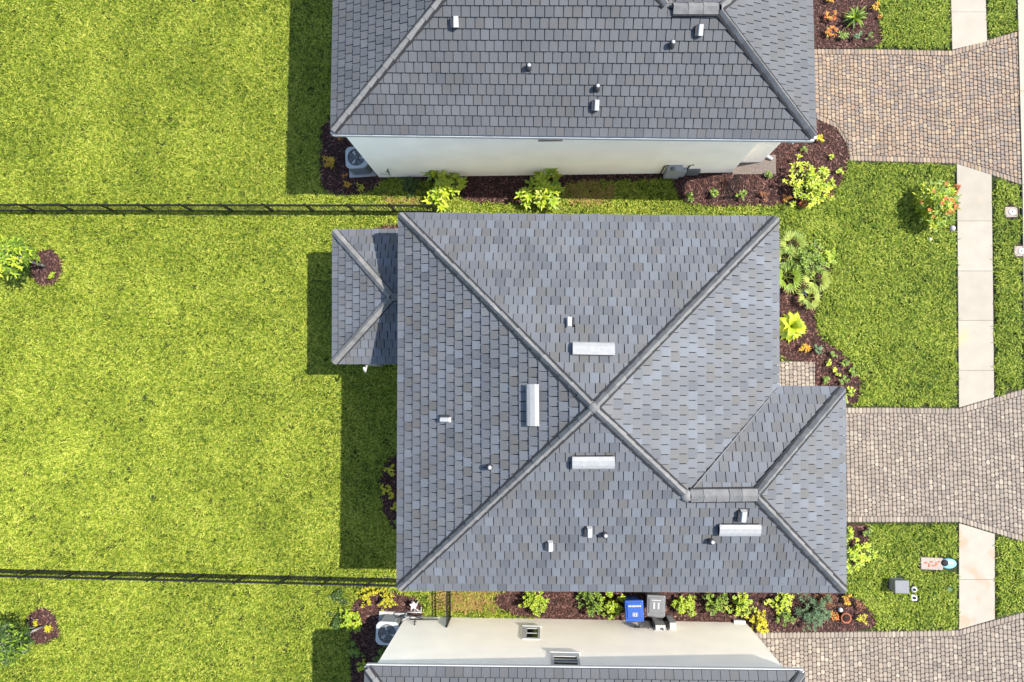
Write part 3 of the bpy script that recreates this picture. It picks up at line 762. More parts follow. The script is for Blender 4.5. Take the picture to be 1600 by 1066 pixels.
roof1 = deck_of(house1, sl1)
tiles_on(roof1, sl1, MAT['tile_dark'])
for a, c in ((bl, ap1), (rA, ap1), (br, rB), (gt, rB), (tl, ap1), (tr, ap1)):
    d = (c - a).normalized(); caps_on(roof1, a + d * (0.1 if a is not rA else 0.16), c - d * 0.1, hw=0.118)
caps_on(roof1, rA + (rB - rA).normalized() * 0.1, rB, lift=0.19, drop=0.11, hw=0.165)
for a, c, o in ((br, bl, (0, -1, 0)), (bl, tl, (-1, 0, 0)), (gt, br, (1, 0, 0)), (tl, tr, (0, 1, 0)), (tr, trb, (1, 0, 0)), (trb, gt, (0, 1, 0))):
    edge_trim(roof1, a, c, 'gutter', MAT['trim'], o, 0.07, 0.13, 0.0)
soffit(roof1, [tl, tr, trb, gt, br, bl], H1 - 0.13)
WA, WB = W(593, 271), W(1143, 277)
WA.y = WB.y = (WA.y + WB.y) / 2
WC = Vector((WB.x, WB.y + 0.34, 0)); WD = Vector((W(1189, 264).x, WC.y, 0))
wall_part(house1, WA, WB, H1 - 0.15, inward=(0, 1, 0)); wall_part(house1, WB + Vector((0, .203, 0)), WC, H1 - 0.15, inward=(-1, 0, 0))
wall_part(house1, WC + Vector((-0.2, 0.003, 0)), WD + Vector((0, .003, 0)), H1 - 0.15, inward=(0, 1, 0))
wall_part(house1, WA + Vector((0, .203, 0)), Vector((WA.x, tl.y - 0.4, 0)), H1 - 0.15, inward=(1, 0, 0))
wall_part(house1, WD + Vector((0, .203, 0)), Vector((WD.x, gt.y - 0.4, 0)), H1 - 0.15, inward=(-1, 0, 0))
wall_part(house1, Vector((WA.x, tl.y - 0.4, 0)), Vector((tr.x, tl.y - 0.4, 0)), H1 - 0.15, inward=(0, -1, 0))
for s, x, y, k in ((T_bot, 712, 34, 1.05), (T_bot, 1094, 47, 1.05), (T_bot, 932, 164, 1.05)): hood_vent(house1, s, x, y, k)
for x, y in ((1050, 69), (826, 105), (933, 137)): pipe_vent(house1, T_bot, x, y)
def on_wall(wa, px, py, out=0.0, ny=-1):
    return on_plane(px, py, wa + Vector((0, ny * out, 0)), Vector((0, 1, 0)))
def wall_box(root, wa, x0, y0, x1, y1, depth, name, mat, ny=-1, d0=0.0):
    """flat fitting on a wall facing ny: pixel rectangle on the wall's face, standing proud by depth"""
    a, c = on_wall(wa, x0, y0), on_wall(wa, x1, y1); m = MB()
    m.box(((a.x + c.x) / 2, wa.y + ny * (d0 + depth / 2), (a.z + c.z) / 2), (abs(c.x - a.x), depth, max(0.02, abs(c.z - a.z))))
    return m.build(name, MAT[mat], root)
wall_box(house1, WA, 841, 216, 879, 218.5, 0.05, 'vent_cover', 'pinkstone')
hb = on_wall(WA, 606, 264); m = MB()
m.tube([hb, hb + Vector((0, -0.10, 0)), hb + Vector((0.05, -0.16, -0.05))], 0.02, 6); m.tube([hb + Vector((-0.06, -0.1, 0.04)), hb + Vector((0.06, -0.1, 0.04))], 0.012, 6)
m.build('hose_bib', MAT['lead'], house1)
m = MB(); m.tube([hb + Vector((0.05, -0.16, -0.05)), hb + Vector((0.02, -0.14, -0.32)), hb + Vector((-0.1, -0.08, -0.36)), hb + Vector((-0.35, -0.05, -0.38))], 0.014, 6); m.build('hose', MAT['conc_grey'], house1)
wall_box(house1, WA, 1043, 258, 1058, 272, 0.2, 'meter_box', 'metal_white')
wall_box(house1, WA, 1059, 262, 1067, 272, 0.14, 'disconnect_box', 'metal_white')
wall_box(house1, WA, 1075, 264, 1090, 270, 0.1, 'cable_box', 'acgrey')
mt = on_wall(WA, 1051, 262, 0.2); m = MB(); m.lathe(mt, [(0.09, 0), (0.09, 0.07), (0.06, 0.1)], 12, Matrix.Rotation(math.pi / 2, 3, 'X')); m.build('meter_dial', MAT['acgrey'], house1)
m = MB()
for x in (1034, 1072):
    q = on_wall(WA, x, 268, 0.03); m.tube([Vector((q.x, q.y, 0.02)), Vector((q.x, q.y, 0.9)), Vector((q.x + 0.12, q.y, 1.0))], 0.022, 6)
m.build('conduit', MAT['darkgrey'], house1)
# corner downspout with its pale elbow, below the right end of the gutter
dp = W(1234, 226, 3.9); m = MB()
m.tube([br + Vector((-0.55, -0.03, -0.12)), br + Vector((-0.6, 0.05, -0.4)), Vector((WD.x + 0.12, WD.y + 0.2, H1 - 0.8)), Vector((WD.x + 0.12, WD.y + 0.2, 0.2)), Vector((WD.x + 0.35, WD.y + 0.1, 0.08))], 0.065, 8)
m.build('downspout', MAT['metal_white'], house1)
pad = P2x([(1143, 262), (1245, 262), (1245, 235), (1190, 235)])
sheet('entry_pad', [(WB.x + .02, WB.y - .08), (WD.x + 0.5, WB.y - .08), (WD.x + 0.5, WB.y + 0.6), (WD.x, WB.y + 0.6), (WD.x, WC.y - 0.01), (WB.x + .02, WC.y - .01)], 0.06, MAT['jointsand'])

# ---- bottom house
H3 = 4.22
base = W(880, 1066)
house3 = thing('house', 'bottom house with a cream wall of two small windows, roof cut by the lower edge', 'house', (base.x, base.y, 0), 'grey-roofed houses in a row')
a3, b3 = W(572.5, 1041, H3), W(1254, 1048.5, H3)
half = (b3.x - a3.x) / 2
c3, d3 = Vector((b3.x, b3.y - 10.8, H3)), Vector((a3.x, a3.y - 10.8, H3))
ap3 = Vector(((a3.x + b3.x) / 2 - 0.6, (a3.y + c3.y) / 2, H3 + 2.3)); ap3b = ap3 + Vector((1.2, 0, 0))
B_top = Slope([a3, b3, ap3b, ap3], b3, a3, ap3); B_left = Slope([a3, ap3, d3], a3, d3, ap3)
B_right = Slope([b3, c3, ap3b], c3, b3, ap3b); B_bot = Slope([d3, c3, ap3b, ap3], d3, c3, ap3)
sl3 = [B_top, B_left, B_right, B_bot]
roof3 = deck_of(house3, sl3); tiles_on(roof3, sl3, MAT['tile_dark'])
for a, c in ((a3, ap3), (b3, ap3b), (c3, ap3b), (d3, ap3)):
    d = (c - a).normalized(); caps_on(roof3, a + d * 0.1, c - d * 0.1, hw=0.118)
caps_on(roof3, ap3, ap3b)
for a, c, o in ((a3, b3, (0, 1, 0)), (d3, a3, (-1, 0, 0)), (b3, c3, (1, 0, 0)), (c3, d3, (0, -1, 0))): edge_trim(roof3, a, c, 'gutter', MAT['trim'], o, 0.05, 0.11, 0.0)
soffit(roof3, [a3, b3, c3, d3], H3 - 0.13)
VA, VB = W(635, 964.5), W(1165, 970)
VA.y = VB.y = (VA.y + VB.y) / 2
wall_part(house3, VA, VB, H3 - 0.15, inward=(0, -1, 0))
wall_part(house3, VA - Vector((0, .203, 0)), Vector((VA.x, c3.y + 0.4, 0)), H3 - 0.15, inward=(1, 0, 0)); wall_part(house3, VB - Vector((0, .203, 0)), Vector((VB.x, c3.y + 0.4, 0)), H3 - 0.15, inward=(-1, 0, 0))
wall_part(house3, Vector((VA.x, c3.y + 0.4, 0)), Vector((VB.x, c3.y + 0.4, 0)), H3 - 0.15, inward=(0, 1, 0))
def wall_window(root, wa, o0, o1, g0, g1, cols, label):
    fr = None; a, c = on_wall(wa, *o0), on_wall(wa, *o1); p, q = on_wall(wa, *g0), on_wall(wa, *g1)
    x0, x1, z0, z1 = min(a.x, c.x), max(a.x, c.x), min(a.z, c.z), max(a.z, c.z)
    X0, X1, Z0, Z1 = min(p.x, q.x), max(p.x, q.x), min(p.z, q.z), max(p.z, q.z)
    m = MB(); y = wa.y + 0.045
    for (u0, u1, w0, w1) in ((x0, X0, z0, z1), (X1, x1, z0, z1), (X0, X1, z0, Z0), (X0, X1, Z1, z1)):
        m.box(((u0 + u1) / 2, y - 0.03, (w0 + w1) / 2), (u1 - u0, 0.03, w1 - w0))
    m.box(((x0 + x1) / 2, y - 0.02, z0 - 0.025), (x1 - x0 + 0.08, 0.05, 0.045))
    w = m.build('window', MAT['trim'], root)
    n = len(cols); 
    for i in range(n):
        zz0, zz1 = Z0 + (Z1 - Z0) * i / n, Z0 + (Z1 - Z0) * (i + 1) / n
        m = MB(); m.box(((X0 + X1) / 2, wa.y + 0.010, (zz0 + zz1) / 2), (X1 - X0 - 0.02, 0.012, zz1 - zz0 - 0.02)); m.build('pane', MAT[cols[i]], w)
    m = MB()
    for i in range(n + 1): m.box(((X0 + X1) / 2, wa.y + 0.018, Z0 + (Z1 - Z0) * i / n), (X1 - X0, 0.02, 0.03))
    m.build('sash', MAT['trim'], w)
wall_window(house3, VA, (818, 980), (844, 1000), (823.5, 983), (840.5, 998), ['glass', 'glass'], '')
wall_window(house3, VA, (861, 1021), (907, 1042), (865, 1026.5), (903, 1041), ['glass', 'blind', 'glass'], '')
hb = on_wall(VA, 648, 977); m = MB()
m.tube([hb, hb + Vector((0, 0.12, 0)), hb + Vector((0.02, 0.2, -0.08))], 0.022, 6); m.tube([hb + Vector((-0.07, 0.12, 0.03)), hb + Vector((0.07, 0.12, 0.03))], 0.014, 6)
m.build('hose_bib', MAT['lead'], house3)
m = MB(); q0, q1 = on_wall(VA, 640, 968, 0.04, 1), on_wall(VA, 684, 968, 0.04, 1); m.tube([q0, q1], 0.02, 6); m.build('pipe', MAT['copper'], house3)
wall_box(house3, VA, 1018, 970, 1040, 985, 0.16, 'meter_box', 'metal_white', 1)
wall_box(house3, VA, 1041, 972, 1056, 984, 0.22, 'breaker_box', 'metal_white', 1)
m = MB()
for x in (1022, 1036, 1044):
    q = on_wall(VA, x, 984, 0.05, 1); m.tube([Vector((q.x, q.y, 0.03)), q], 0.028, 6)
m.build('conduit', MAT['darkgrey'], house3)
wall_box(house3, VA, 1142, 968, 1165, 975, 0.1, 'downspout_box', 'trim', 1)
m = MB(); q = on_wall(VA, 999, 981, 0.02, 1); m.tube([q, q + Vector((0, 0.28, 0.05))], 0.03, 6); m.tube([q + Vector((-0.18, 0.02, 0)), q + Vector((0.18, 0.02, 0))], 0.03, 6); m.build('wall_bracket', MAT['darkgrey'], house3)

# ------------------------------------------------------------------ black picket fences
def fence(x0, y0, x1, y1, label, post_step=1.5, h=1.0, name='picket_fence', step=0.105, end_post=True):
    a, c = W(x0, y0), W(x1, y1); d = (c - a); L = d.length; d = d / L
    root = thing(name, label, 'fence', a)
    ang = math.atan2(d.y, d.x); R = Matrix.Rotation(ang, 4, 'Z')
    m = MB(); m.box((0, 0, h / 2 + 0.02), (0.017, 0.017, h - 0.04)); pk = m.mesh('picket', MAT['black'])
    m = MB(); m.box((0, 0, h / 2 + 0.03), (0.055, 0.055, h + 0.06)); m.box((0, 0, h + 0.075), (0.07, 0.07, 0.03), taper=0.5); po = m.mesh('post', MAT['black'])
    n = max(1, round(L / post_step)); m = MB()
    for i in range(n + (1 if end_post else 0)):
        inst('post', po, Matrix.Translation(a + d * (L * i / n)), root)
    for i in range(n):
        p0, p1 = a + d * (L * i / n + 0.03), a + d * (L * (i + 1) / n - 0.03)
        for z in (h - 0.03, h - 0.17, 0.12):
            mm = MB(); q0, q1 = p0 + Vector((0, 0, z)), p1 + Vector((0, 0, z))
            mm.box((q0 + q1) / 2, ((q1 - q0).length, 0.03, 0.035), Matrix.Rotation(ang, 3, 'Z')); mm.build('rail', MAT['black'], root)
        k = int((p1 - p0).length / step)
        for j in range(k):
            inst('picket', pk, Matrix.Translation(p0 + (p1 - p0) * ((j + 0.5) / k)) @ R, root)
fence(-62, 330, 683, 331.5, 'long black picket fence in the lawn between the top house and the middle house')
fence(-62, 887, 652, 904, 'black picket fence running over the lower lawn to the middle house corner', 1.5)
fence(704, 898, 704.5, 962, 'short black fence closing the side yard between the middle and bottom houses', 1.4)

# ------------------------------------------------------------------ air conditioners
def air_con(px, py, label, ang, lines):
    p = W(px, py); root = thing('air_conditioner', label, 'air conditioner', p)
    R = Matrix.Rotation(math.radians(ang), 3, 'Z')
    m = MB(); m.rbox(p + Vector((0, 0, 0.05)), (0.98, 0.92, 0.1), 0.02, R); m.build('pad', MAT['conc_grey'], root)
    m = MB(); m.rbox(p + Vector((0, 0, 0.46)), (0.74, 0.74, 0.72), 0.05, R); m.build('cabinet', MAT['acgrey'], root)
    m = MB()
    for k in range(9):
        z = 0.18 + k * 0.07
        for s in range(4):
            RR = R @ Matrix.Rotation(s * math.pi / 2, 3, 'Z'); m.box(p + RR @ Vector((0.375, 0, 0)) + Vector((0, 0, z)), (0.02, 0.5, 0.02), RR)
    m.build('louvre', MAT['greybox'], root)
    # top panel: ring with a round fan opening
    m = MB(); n = 32; zt = 0.86; vs = []
    for k in range(n):
        a = 2 * math.pi * k / n; cs, sn = math.cos(a), math.sin(a); q = max(abs(cs), abs(sn)) ; rr = min(0.385 / q, 0.47)
        for rad, z in ((rr, zt - 0.07), (rr, zt - 0.012), (rr - 0.015, zt), (0.31, zt + 0.012), (0.30, zt - 0.08)): vs.append(p + R @ Vector((rad * cs, rad * sn, 0)) + Vector((0, 0, z)))
    fs = [(k * 5 + i, ((k + 1) % n) * 5 + i, ((k + 1) % n) * 5 + i + 1, k * 5 + i + 1) for k in range(n) for i in range(4)]
    m.add(vs, fs); tp = m.build('top_panel', MAT['ac'], root)
    m = MB(); m.lathe(p + Vector((0, 0, 0.79)), [(0.305, -0.01), (0.305, 0)], 24, smooth=False); m.build('fan_well', MAT['dark'], tp)
    off = random.uniform(0, 2)
    for k in range(3):
        a0 = off + k * 2.094; m = MB(); vs = []
        for t in range(5):
            a = a0 + t * 0.2
            for rad in (0.07, 0.26 - 0.012 * abs(t - 2)): vs.append(p + Vector((rad * math.cos(a), rad * math.sin(a), 0.805 + t * 0.008)))
        m.add(vs, [(2 * t, 2 * t + 1, 2 * t + 3, 2 * t + 2) for t in range(4)]); m.build('fan_blade', MAT['trim'], tp)
    m = MB(); m.lathe(p + Vector((0, 0, 0.80)), [(0.09, 0), (0.09, 0.045), (0.05, 0.06)], 14); m.build('fan_hub', MAT['acgrey'], tp)
    m = MB()
    for rad in (0.16, 0.235, 0.295):
        m.tube([p + Vector((rad * math.cos(a), rad * math.sin(a), 0.872)) for a in [2 * math.pi * i / 20 for i in range(21)]], 0.004, 4, caps=False)
    for k in range(8):
        a = k * math.pi / 4; m.tube([p + Vector((0.05 * math.cos(a), 0.05 * math.sin(a), 0.874)), p + Vector((0.3 * math.cos(a), 0.3 * math.sin(a), 0.872))], 0.005, 4)
    m.build('fan_guard', MAT['dark'], tp)
    for nm, mt, ln, rd in lines:
        m = MB(); m.tube([p + Vector(q) for q in ln], rd, 6); m.build(nm, MAT[mt], root)
air_con(567, 258, 'air conditioner beside orange plants at the top house corner', 3,
        [('refrigerant_line', 'copper', [(0.37, -0.2, 0.3), (0.5, -0.25, 0.25), (0.6, -0.1, 0.2)], 0.025)])
air_con(614, 976, 'air conditioner with white hoses at the bottom house corner', -2,
        [('refrigerant_line', 'conc_grey', [(0.36, 0.2, 0.45), (0.46, 0.36, 0.5), (0.62, 0.42, 0.5), (0.9, 0.4, 0.45)], 0.025),
         ('conduit', 'copper', [(0.2, 0.36, 0.4), (0.4, 0.5, 0.55), (0.7, 0.5, 0.5), (1.2, 0.36, 0.5)], 0.02)])

# ------------------------------------------------------------------ wheelie bins against the bottom house
def bin_(px, py, hgt, label, matn, marks, ang=0.0):
    p = W(px, py, hgt); p.z = 0.02; root = thing('wheelie_bin', label, 'bin', p, 'wheelie bins by the wall')
    R = Matrix.Rotation(math.radians(ang), 3, 'Z')
    def T(x, y, z): return p + R @ Vector((x, y, z))
    m = MB(); bot = [T(x, y, 0.08) for x, y in ((-.2, -.22), (.2, -.22), (.2, .2), (-.2, .2))]
    top = [T(x, y, hgt - 0.06) for x, y in ((-.27, -.31), (.27, -.31), (.27, .27), (-.27, .27))]; m.prism(bot, top)
    m.build('body', MAT[matn], root)
    m = MB(); m.rbox(T(0, 0.0, hgt - 0.02), (0.6, 0.68, 0.08), 0.025, R); m.rbox(T(0, 0.02, hgt + 0.03), (0.48, 0.5, 0.04), 0.02, R)
    lid = m.build('lid', MAT[matn], root)
    m = MB(); m.tube([T(-.26, -.37, hgt - .07), T(.26, -.37, hgt - .07)], 0.018, 6)
    for x in (-.22, .22): m.tube([T(x, -.37, hgt - .07), T(x, -.3, hgt - .1)], 0.018, 6)
    m.build('handle', MAT[matn if matn == 'grey' else 'darkgrey'], root)
    for x in (-.24, .24):
        m = MB(); m.lathe(T(x, -.26, 0.1), [(0.1, -.03), (0.1, .03)], 14, R @ Matrix.Rotation(math.pi / 2, 3, 'Y'), smooth=False); m.build('wheel', MAT['darkgrey'], root)
    m = MB()
    for x, y, w, d in marks: m.box(T(x, y, hgt + 0.053), (w, d, 0.006), R)
    m.build('marking', MAT['white'], lid)
blue_marks = [(-.17 + .052 * i, 0.17, 0.036 if i % 3 else 0.044, 0.045 + 0.012 * (i % 2)) for i in range(8)] + \
             [(-.06, -.1, .012, .12), (.1, -.1, .012, .12), (.02, -.155, .17, .012), (.02, -.045, .17, .012), (-.02, -.1, .035, .08), (.055, -.1, .035, .08), (.02, -.1, .06, .02)]
bin_(991, 954.5, 1.0, 'blue bin with white lid print beside the grey bin', 'blue', blue_marks, 2)
bin_(1025, 946.5, 1.0, 'grey bin with highlights painted pale on its lid ribs beside the blue bin', 'grey', [(-.07, .02, .05, .2), (.07, .02, .05, .2), (0, .19, .3, .02)], -2)  # white bars paint the highlights on the lid ridges

# ------------------------------------------------------------------ planting
def leaf_geo(m, o, ang, el, L, w, curl=0.25, fold=0.25, r=None, tipw=0.65):
    """one leaf from o: heading ang, elevation el; ridge folded, tip drooping"""
    d = Vector((math.cos(ang) * math.cos(el), math.sin(ang) * math.cos(el), math.sin(el)))
    sd = Vector((-math.sin(ang), math.cos(ang), 0)); up = d.cross(sd); 
    if up.z < 0: up = -up
    def P(t, s):
        c = d * (L * t) - Vector((0, 0, 1)) * (curl * L * t * t)
        return Vector(o) + c + sd * (s * w) + up * (abs(s) * w * fold)
    vs = [P(0, 0), P(.35, -.5), P(.35, 0), P(.35, .5), P(.72, -.5 * tipw), P(.72, 0), P(.72, .5 * tipw), P(1, 0)]
    m.add(vs, [(0, 2, 1), (0, 3, 2), (1, 2, 5, 4), (2, 3, 6, 5), (4, 5, 7), (5, 6, 7)], r)
def ground_of(px, py, h): 
    p = W(px, py, h); return Vector((p.x, p.y, 0.02))
def shrub(name, px, py, rad, hgt, n, L, w, matn, label, cat='shrub', group=None, k=8, stemmat='stem', sx=1.0, el=(0.1, 1.1), curl=0.3):
    """branched shrub of leaf rosettes spread through an uneven crown"""
    n = int(n * 2.2); L *= 0.66; w *= 0.55; k += 1
    p = ground_of(px, py, hgt * 0.6); root = thing(name, label, cat, p, group)
    m = MB(); st = MB(); ph, ph2 = random.uniform(0, 6), random.uniform(0, 6)
    for i in range(n):
        a = random.uniform(0, 6.283); q = math.sqrt(random.random()) if i > 2 else 0.15
        z = hgt * (1 - 0.55 * q * q) * random.uniform(0.72, 1.0)
        rr = max(0.05, rad - L * 0.55) * q * random.uniform(0.85, 1.12) * (1 + .2 * math.sin(3 * a + ph) + .14 * math.sin(5 * a + ph2))
        c = p + Vector((rr * math.cos(a) * sx, rr * math.sin(a), z))
        st.tube([p + Vector((0, 0, 0)), p + Vector((rr * .45 * math.cos(a) * sx, rr * .45 * math.sin(a), z * .6)), c], [0.018, 0.012, 0.006], 4)
        base = random.random(); a0 = random.uniform(0, 6)
        for j in range(k):
            aa = a0 + j * 2.4 + random.uniform(-.3, .3); e = random.uniform(*el)
            leaf_geo(m, c + Vector((0, 0, -0.05 * random.random())), aa, e, L * random.uniform(.65, 1.1), w * random.uniform(.8, 1.15), curl, 0.2, (base * .6 + random.random() * .4) % 1)
        for j in range(k // 2):                      # older leaves lower on the stem
            aa = random.uniform(0, 6.283); cc = p + (c - p) * random.uniform(.55, .85)
            leaf_geo(m, cc, aa, random.uniform(-.1, .5), L * random.uniform(.7, 1.05), w, curl, 0.2, random.random())
    st.build('stem', MAT[stemmat], root); m.build('foliage', MAT[matn], root)
    return root
def rosette(name, px, py, rad, hgt, n, w, matn, label, cat='plant', group=None, el=(0.15, 1.0)):
    """small low plant: one mesh of leaves round a short stalk"""
    n = int(n * 2.6); w *= 0.55; heads = [(random.uniform(-.45, .45) * rad, random.uniform(-.45, .45) * rad, random.uniform(.6, 1)) for _ in range(max(4, n // 7))]
    p = ground_of(px, py, hgt * 0.5); m = MB()
    m.tube([p, p + Vector((0.01, 0.0, hgt * 0.5))], [0.012, 0.008], 4)
    for i in range(n):
        a = i * 2.4 + random.uniform(-.3, .3); e = el[0] + (el[1] - el[0]) * (i / n)
        hd = heads[i % len(heads)]; leaf_geo(m, p + Vector((hd[0], hd[1], hgt * hd[2] * random.uniform(.55, .8))), a, e, rad * random.uniform(.34, .55), w * random.uniform(.8, 1.2), .35, .2)
    o = m.build(name, MAT[matn], loc=p); return tag(o, label, cat, group)
def strap_plant(name, px, py, rad, hgt, n, w, matn, label, cat='plant', group=None, part='leaf', curl=0.55, el=(0.35, 1.2)):
    """clump of big separate leaves or fronds, each a part of its own"""
    p = ground_of(px, py, hgt * 0.5); root = thing(name, label, cat, p, group)
    m = MB(); m.lathe(p, [(0.05, 0), (0.06, hgt * .2), (0.03, hgt * .35)], 7); m.build('stem', MAT['stem'], root)
    for i in range(n):
        a = i * 2.4 + random.uniform(-.25, .25); e = el[0] + (el[1] - el[0]) * (i / n); L = rad * random.uniform(.8, 1.08) / max(.5, math.cos(e) + 0.25)
        m = MB(); d = Vector((math.cos(a), math.sin(a), 0)); sd = Vector((-d.y, d.x, 0)); o = p + Vector((0, 0, hgt * .25)); r = random.random()
        vs = []
        T = (0, .15, .35, .55, .75, .9, 1)
        for t in T:
            c = o + d * (L * t * math.cos(e)) + Vector((0, 0, L * t * math.sin(e) - curl * L * t * t))
            if c.z < 0.04: c.z = 0.04
            ww = w * (math.sin(min(1, t * 1.05 + .12) * math.pi) ** .7 if t < 1 else 0.02) * .5 + .004
            vs += [c - sd * ww + Vector((0, 0, ww * .35)), c, c + sd * ww + Vector((0, 0, ww * .35))]
        fs = []
        for j in range(len(T) - 1):
            for s in (0, 1): fs.append((j * 3 + s, j * 3 + s + 1, (j + 1) * 3 + s + 1, (j + 1) * 3 + s))
        m.add(vs, fs, r); m.build(part, MAT[matn], root)
    return root
def fan_palm(name, px, py, rad, hgt, n, matn, label):
    """spiky fan palm: fans of narrow leaflets, each fan a part"""
    p = ground_of(px, py, hgt * 0.5); root = thing(name, label, 'palm', p)
    m = MB(); m.lathe(p, [(0.07, 0), (0.06, hgt * .3), (0.03, hgt * .45)], 7); m.build('trunk', MAT['stem'], root)
    for i in range(n):
        a = i * 2.4 + random.uniform(-.3, .3); e = .2 + .8 * i / n; m = MB(); r = random.random()
        o = p + Vector((0, 0, hgt * .4)); c = o + Vector((math.cos(a) * math.cos(e), math.sin(a) * math.cos(e), math.sin(e))) * rad * .4
        m.tube([o, c], 0.01, 4, r)
        for j in range(9):
            leaf_geo(m, c, a + (j - 4) * .26, e * .7 + random.uniform(-.1, .1), rad * random.uniform(.5, .68), .045, .25, .3, (r + random.uniform(0, .15)) % 1, .8)
        m.build('frond', MAT[matn], root)
    return root
# --- along the top house
shrub('leafy_shrub', 690, 288, 0.82, 0.95, 13, 0.44, 0.15, 'lime', 'lime shrub before the cream wall, nearer the air conditioner', group='lime shrubs along the top house wall')
shrub('leafy_shrub', 849, 293, 0.88, 1.0, 14, 0.46, 0.15, 'lime', 'lime shrub by the cream wall, beside the dry grass patch', group='lime shrubs along the top house wall')
shrub('low_shrub', 641, 291, 0.42, 0.3, 16, 0.15, 0.07, 'deep', 'low dark green shrub left of the lime shrub by the fence end')
rosette('croton', 531, 217, 0.3, 0.35, 22, 0.09, 'orange', 'orange and green croton close under the top house roof corner', group='crotons by the top air conditioner')
rosette('croton', 514, 254, 0.36, 0.4, 30, 0.09, 'gold', 'golden croton on the lawn side of the top air conditioner', group='crotons by the top air conditioner')
rosette('croton', 539, 275, 0.17, 0.25, 14, 0.06, 'orange', 'small red orange croton just below the top air conditioner pad', group='crotons by the top air conditioner')
rosette('croton', 542, 289, 0.24, 0.3, 20, 0.07, 'gold', 'gold croton at the lower edge of the round bed', group='crotons by the top air conditioner')
rosette('croton', 564, 293, 0.26, 0.28, 20, 0.06, 'yellow', 'yellow croton nearest the wall in the air conditioner bed', group='crotons by the top air conditioner')
rosette('bedding_plant', 1077, 306, 0.3, 0.35, 24, 0.09, 'green', 'green bedding plant first along the bed from the meter box', group='bedding plants by the top house entry')
rosette('bedding_plant', 1116, 303, 0.3, 0.35, 24, 0.09, 'green', 'green bedding plant left of the black wire frame', group='bedding plants by the top house entry')
rosette('bedding_plant', 1158, 306, 0.28, 0.35, 22, 0.08, 'green', 'green bedding plant right of the black wire frame', group='bedding plants by the top house entry')
rosette('bedding_plant', 1193, 308, 0.27, 0.3, 18, 0.07, 'rust', 'sparse reddish bedding plant left of the big lime bush', group='bedding plants by the top house entry')
rosette('bedding_plant', 1200, 272, 0.22, 0.3, 18, 0.07, 'green', 'small green bedding plant near the stepped wall corner', group='bedding plants by the top house entry')
shrub('spreading_bush', 1266, 286, 0.95, 0.85, 30, 0.25, 0.09, 'lime', 'broad spreading lime bush in the rounded mulch bed by the tan driveway', sx=1.05)
rosette('croton', 1229, 311, 0.26, 0.22, 18, 0.06, 'orange', 'orange croton under the broad lime bush, wall side', group='crotons round the broad lime bush')
rosette('croton', 1255, 318, 0.22, 0.22, 16, 0.06, 'orange', 'red orange croton at the lower rim of the broad lime bush', group='crotons round the broad lime bush')
rosette('croton', 1299, 308, 0.2, 0.22, 14, 0.06, 'rust', 'rusty croton at the lawn rim below the broad lime bush', group='crotons round the broad lime bush')
rosette('seedling', 1281, 216, 0.24, 0.3, 16, 0.07, 'yellow', 'yellow green seedling just off the gutter corner', group='seedlings in the rounded bed')
rosette('seedling', 1257, 234, 0.22, 0.25, 14, 0.05, 'green', 'thin green seedling beside the white downspout', group='seedlings in the rounded bed')
rosette('seedling', 1299, 246, 0.17, 0.25, 14, 0.08, 'lime', 'round lime seedling facing the tan driveway edge', group='seedlings in the rounded bed')
rosette('seedling', 1311, 269, 0.22, 0.25, 16, 0.07, 'lime', 'lime seedling between the broad bush and the driveway lawn', group='seedlings in the rounded bed')
# --- bed above the tan driveway
strap_plant('strap_lily', 1337, 27, 0.62, 0.5, 26, 0.07, 'green', 'large strappy green lily above the tan driveway')
rosette('croton', 1297, 27, 0.3, 0.35, 22, 0.08, 'orange', 'orange croton by the roof edge, upper of two above the driveway', group='crotons above the tan driveway')
rosette('croton', 1299, 50, 0.32, 0.35, 22, 0.08, 'orange', 'orange croton by the roof edge, closer to the tan pavers', group='crotons above the tan driveway')
rosette('croton', 1368, 10, 0.26, 0.35, 18, 0.07, 'gold', 'gold orange croton on the turf edge beside the lily', group='crotons above the tan driveway')
rosette('croton', 1373, 28, 0.16, 0.25, 12, 0.05, 'orange', 'tiny orange croton on the turf edge beside the lily', group='crotons above the tan driveway')
rosette('croton', 1296, 0, 0.22, 0.3, 16, 0.07, 'gold', 'golden croton cut by the top edge of the picture', group='crotons above the tan driveway')
rosette('small_agave', 1317, 56, 0.28, 0.3, 18, 0.06, 'green', 'small green agave directly below the lily, left of three', group='small agaves under the lily')
rosette('small_agave', 1339, 58, 0.25, 0.3, 18, 0.06, 'bluegreen', 'small blue green agave below the lily, middle of three', group='small agaves under the lily')
rosette('small_agave', 1357, 57, 0.19, 0.25, 14, 0.05, 'green', 'smallest green agave below the lily, right of three', group='small agaves under the lily')
# --- young tree by the walk
tr = shrub('young_tree', 1466, 318, 0.85, 1.1, 44, 0.36, 0.085, 'lime', 'bushy young tree with orange red stakes beside the pavement', cat='tree', sx=0.75, stemmat='bark')
pb = wloc(tr)
fl, dk = MB(), MB()
for i in range(170):
    a = random.uniform(0, 6.283); q = math.sqrt(random.random()); c = pb + Vector((.62 * q * math.cos(a), .82 * q * math.sin(a), 1.25 * (1 - .5 * q * q) * random.uniform(.6, 1)))
    leaf_geo(dk, c, random.uniform(0, 6.283), random.uniform(0, 1), random.uniform(.14, .28), .07)
for i in range(12):
    a = random.uniform(0, 6.283); q = math.sqrt(random.random()); c = pb + Vector((.6 * q * math.cos(a), .8 * q * math.sin(a), 1.28 * (1 - .5 * q * q)))
    for j in range(5): leaf_geo(fl, c, j * 1.257, .4, .09, .06)
dk.build('inner_foliage', MAT['green'], tr); fl.build('blossom', MAT['orange'], tr)
